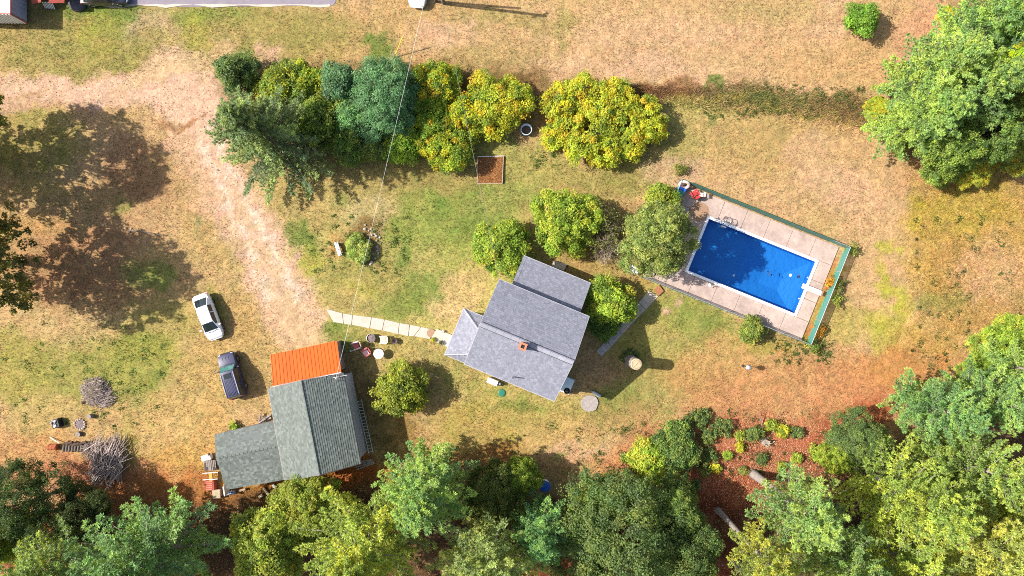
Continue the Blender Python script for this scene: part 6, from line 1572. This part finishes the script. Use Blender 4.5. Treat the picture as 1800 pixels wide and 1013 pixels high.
    for i in range(7): a = i*.9; MB().tube([p+Vector((.2*math.cos(a),.2*math.sin(a),.4)), p+Vector((.35*math.cos(a),.35*math.sin(a),.75+.2*(i%3)))], [.07,.01], 5).build('splinter', M['pale_wood'], t)
    t = thing('fallen_log', 'thin pale log lying beside the broken stump', 'log', P(1352,783)); MB().tube([P(1348,786,.12), P(1362,776,.12)], [.07,.05], 7).build('stem', M['pale_wood'], t); MB().tube([P(1355,781,.14), P(1360,786,.3)], [.03,.01], 5).build('twig', M['pale_wood'], t)
    t = thing('branch_shape', 'thin grey branch standing up at the top of the slope', 'branch', P(1337,742)); MB().tube([P(1340,748,.05), P(1337,738,.5), P(1334,728,.9)], [.06,.04,.015], 6).build('stem', M['bark_grey'], t); MB().tube([P(1337,738,.5), P(1341,732,.8)], [.02,.006], 5).build('twig', M['bark_grey'], t)
campsite()

def barn_junk():
    r = random.Random(44); g = 'odds and ends at the west end of the barn'
    t = thing('cooler', 'white cooler box at the west barn wall', 'cooler', P(366,803), 0, g); p = P(366,803)
    MB().cbox((p.x,p.y,0), (.9,.5,.42), .25, .03).build('body', M['white_paint'], t); MB().cbox((p.x,p.y,.425), (.94,.54,.09), .25, .03).build('lid', M['tan'], t); MB().box((p.x+.3,p.y+.35,.5), (.14,.2,.3)).build('handle', M['dark'], t)
    t = thing('board_stack', 'stack of grey weathered boards leaning at the west barn wall', 'boards', P(370,818), 0, g)
    for i in range(7):
        x = 361+i*2.9; MB().box(P(x,818,.55-.04*abs(i-3)), (.135,1.05,.07), .08+r.uniform(-.03,.03), rx=.1).build('board', M['grey_wood'], t)
    MB().box(P(370,818,.26), (1.0,.9,.46), .08).build('trestle', M['dark'], t)
    t = thing('sawhorse', 'ochre sawhorse with two pale rails beside the board stack', 'sawhorse', P(375,835), 0, g); p = P(375,835)
    MB().box(p+Vector((0,0,.55)), (.3,.8,.12), .1).build('beam', M['ochre'], t)
    for s in (-.32,.32): MB().tube([p+Vector((-.75,s,.64)), p+Vector((.7,s+.1,.64))], .035, 6).build('rail', M['white_paint'], t)
    for sx in (-.2,.2):
        for sy in (-.3,.3): MB().tube([p+Vector((sx*2,sy,0)), p+Vector((sx*.4,sy,.55))], .035, 5).build('leg', M['ochre'], t)
    t = thing('crate', 'faded red slatted crate below the sawhorse', 'crate', P(373,851), 0, g); p = P(373,851)
    MB().cbox((p.x,p.y,0), (.85,1.0,.55), .08, .03).build('body', M['barn_red'], t)
    for i in range(5): MB().box(p+Vector((-.05,-.38+i*.19,.57)), (.6,.05,.04), .08).build('slat', mat('faded_slat',(.45,.22,.16),.8) if i == 0 else bpy.data.materials['faded_slat'], t)
    t = thing('plywood_box', 'tan plywood topped box at the barn corner', 'box', P(384,866), 0, g); p = P(384,866)
    MB().box(p+Vector((0,0,.25)), (.62,.7,.5), .1).build('body', M['wood'], t); MB().box(p+Vector((0,0,.515)), (.75,.85,.03), .1).build('top', mat('ply',(.34,.27,.18),.85,noise=.2), t)
    t = thing('tarp_heap', 'blue and white tarp bundle at the corner of the barn wing', 'tarp', P(404,868), 0, g)
    for i in range(6): MB().rock(P(400+i*2.2+r.uniform(-1,1),868-r.uniform(0,4),.12), .22, r).build('fold', M['blue'] if i % 3 == 1 else M['steelgrey'] if i % 3 else M['white_paint'], t, smooth=True)
    tag(MB().box(P(398,861,.6), (.1,.9,1.2), .15).build('plank', M['white_paint']), 'white board standing at the barn wing corner', 'board', g)
    for i, (x0,y0,x1,y1,q,mt,lab) in enumerate(((463,858,472,870,.14,'pale_wood','pale log end leaning behind the barn wing'),(480,852,484,857,.16,'stone','pale block close to the back barn wall'),(455,875,462,870,.16,'pale_wood','split pale log behind the barn wing, lower one'),(420,863,432,860,.12,'wood','reddish log along the back wall of the barn wing'))):
        tag(MB().tube([P(x0,y0,.14),P(x1,y1,.18)], q, 8).build('log', M[mt]), lab, 'log', 'logs behind the barn')
    t = thing('bucket', 'white bucket in the leaves behind the barn', 'bucket', P(505,872)); p = P(505,872)
    MB().lathe([(.17,0),(.22,.36),(.23,.38),(.19,.38),(.15,.04)], p, 14).build('pail', M['white_paint'], t); MB().lathe([(.19,.3),(.02,.31)], p, 12).build('lid', M['steelgrey'], t)
    t = thing('log_pile', 'heap of split firewood in the corner of the two barn roofs', 'log pile', P(462,737))
    for i in range(12):
        p = P(456+r.uniform(0,16), 738+r.uniform(-6,5), .1+r.uniform(0,.35)); a = r.gauss(1.0,.4); d = Vector((math.cos(a),math.sin(a),.1))*.42
        MB().tube([p-d,p+d], .09, 6).build('log', M['grey_wood'] if i % 3 else M['bark'], t)
    rng = np.random.default_rng(8)
    lb = auto_lobes(.5,.5,.05,91,4); plant('weed', 'green weed at the north wall of the barn wing', 'weed', at_crown(412,750,.3), crown_mesh('weed_crown', lb, G_BRIGHT, (3,3,3,1), 91, cr=.25, L=.2, Wd=.1, per=14, dens=.9), None)
    # ladder lying along the east wall
    t = thing('ladder', 'long aluminium ladder along the east wall of the barn', 'ladder', P(640,750))
    A0, A1 = P(627,703.5,.35), P(648.5,797.5,.35); B0, B1 = P(635,702,.1), P(656,796,.1)
    for a, b in ((A0,A1),(B0,B1)): MB().tube([a,b], .045, 6).build('rail', M['alu'], t)
    for i in range(17):
        f = (i+.5)/17; MB().tube([A0.lerp(A1,f), B0.lerp(B1,f)], .028, 6).build('rung', M['alu'], t)
    t = thing('plank_stack', 'grey planks lying below the south-east barn corner', 'planks', P(640,812))
    for i in range(4): MB().box(P(638+i*1.5,811+i*3,.1+.02*i), (1.9,.14,.05), .2+.05*i).build('plank', M['grey_wood'], t)
barn_junk()
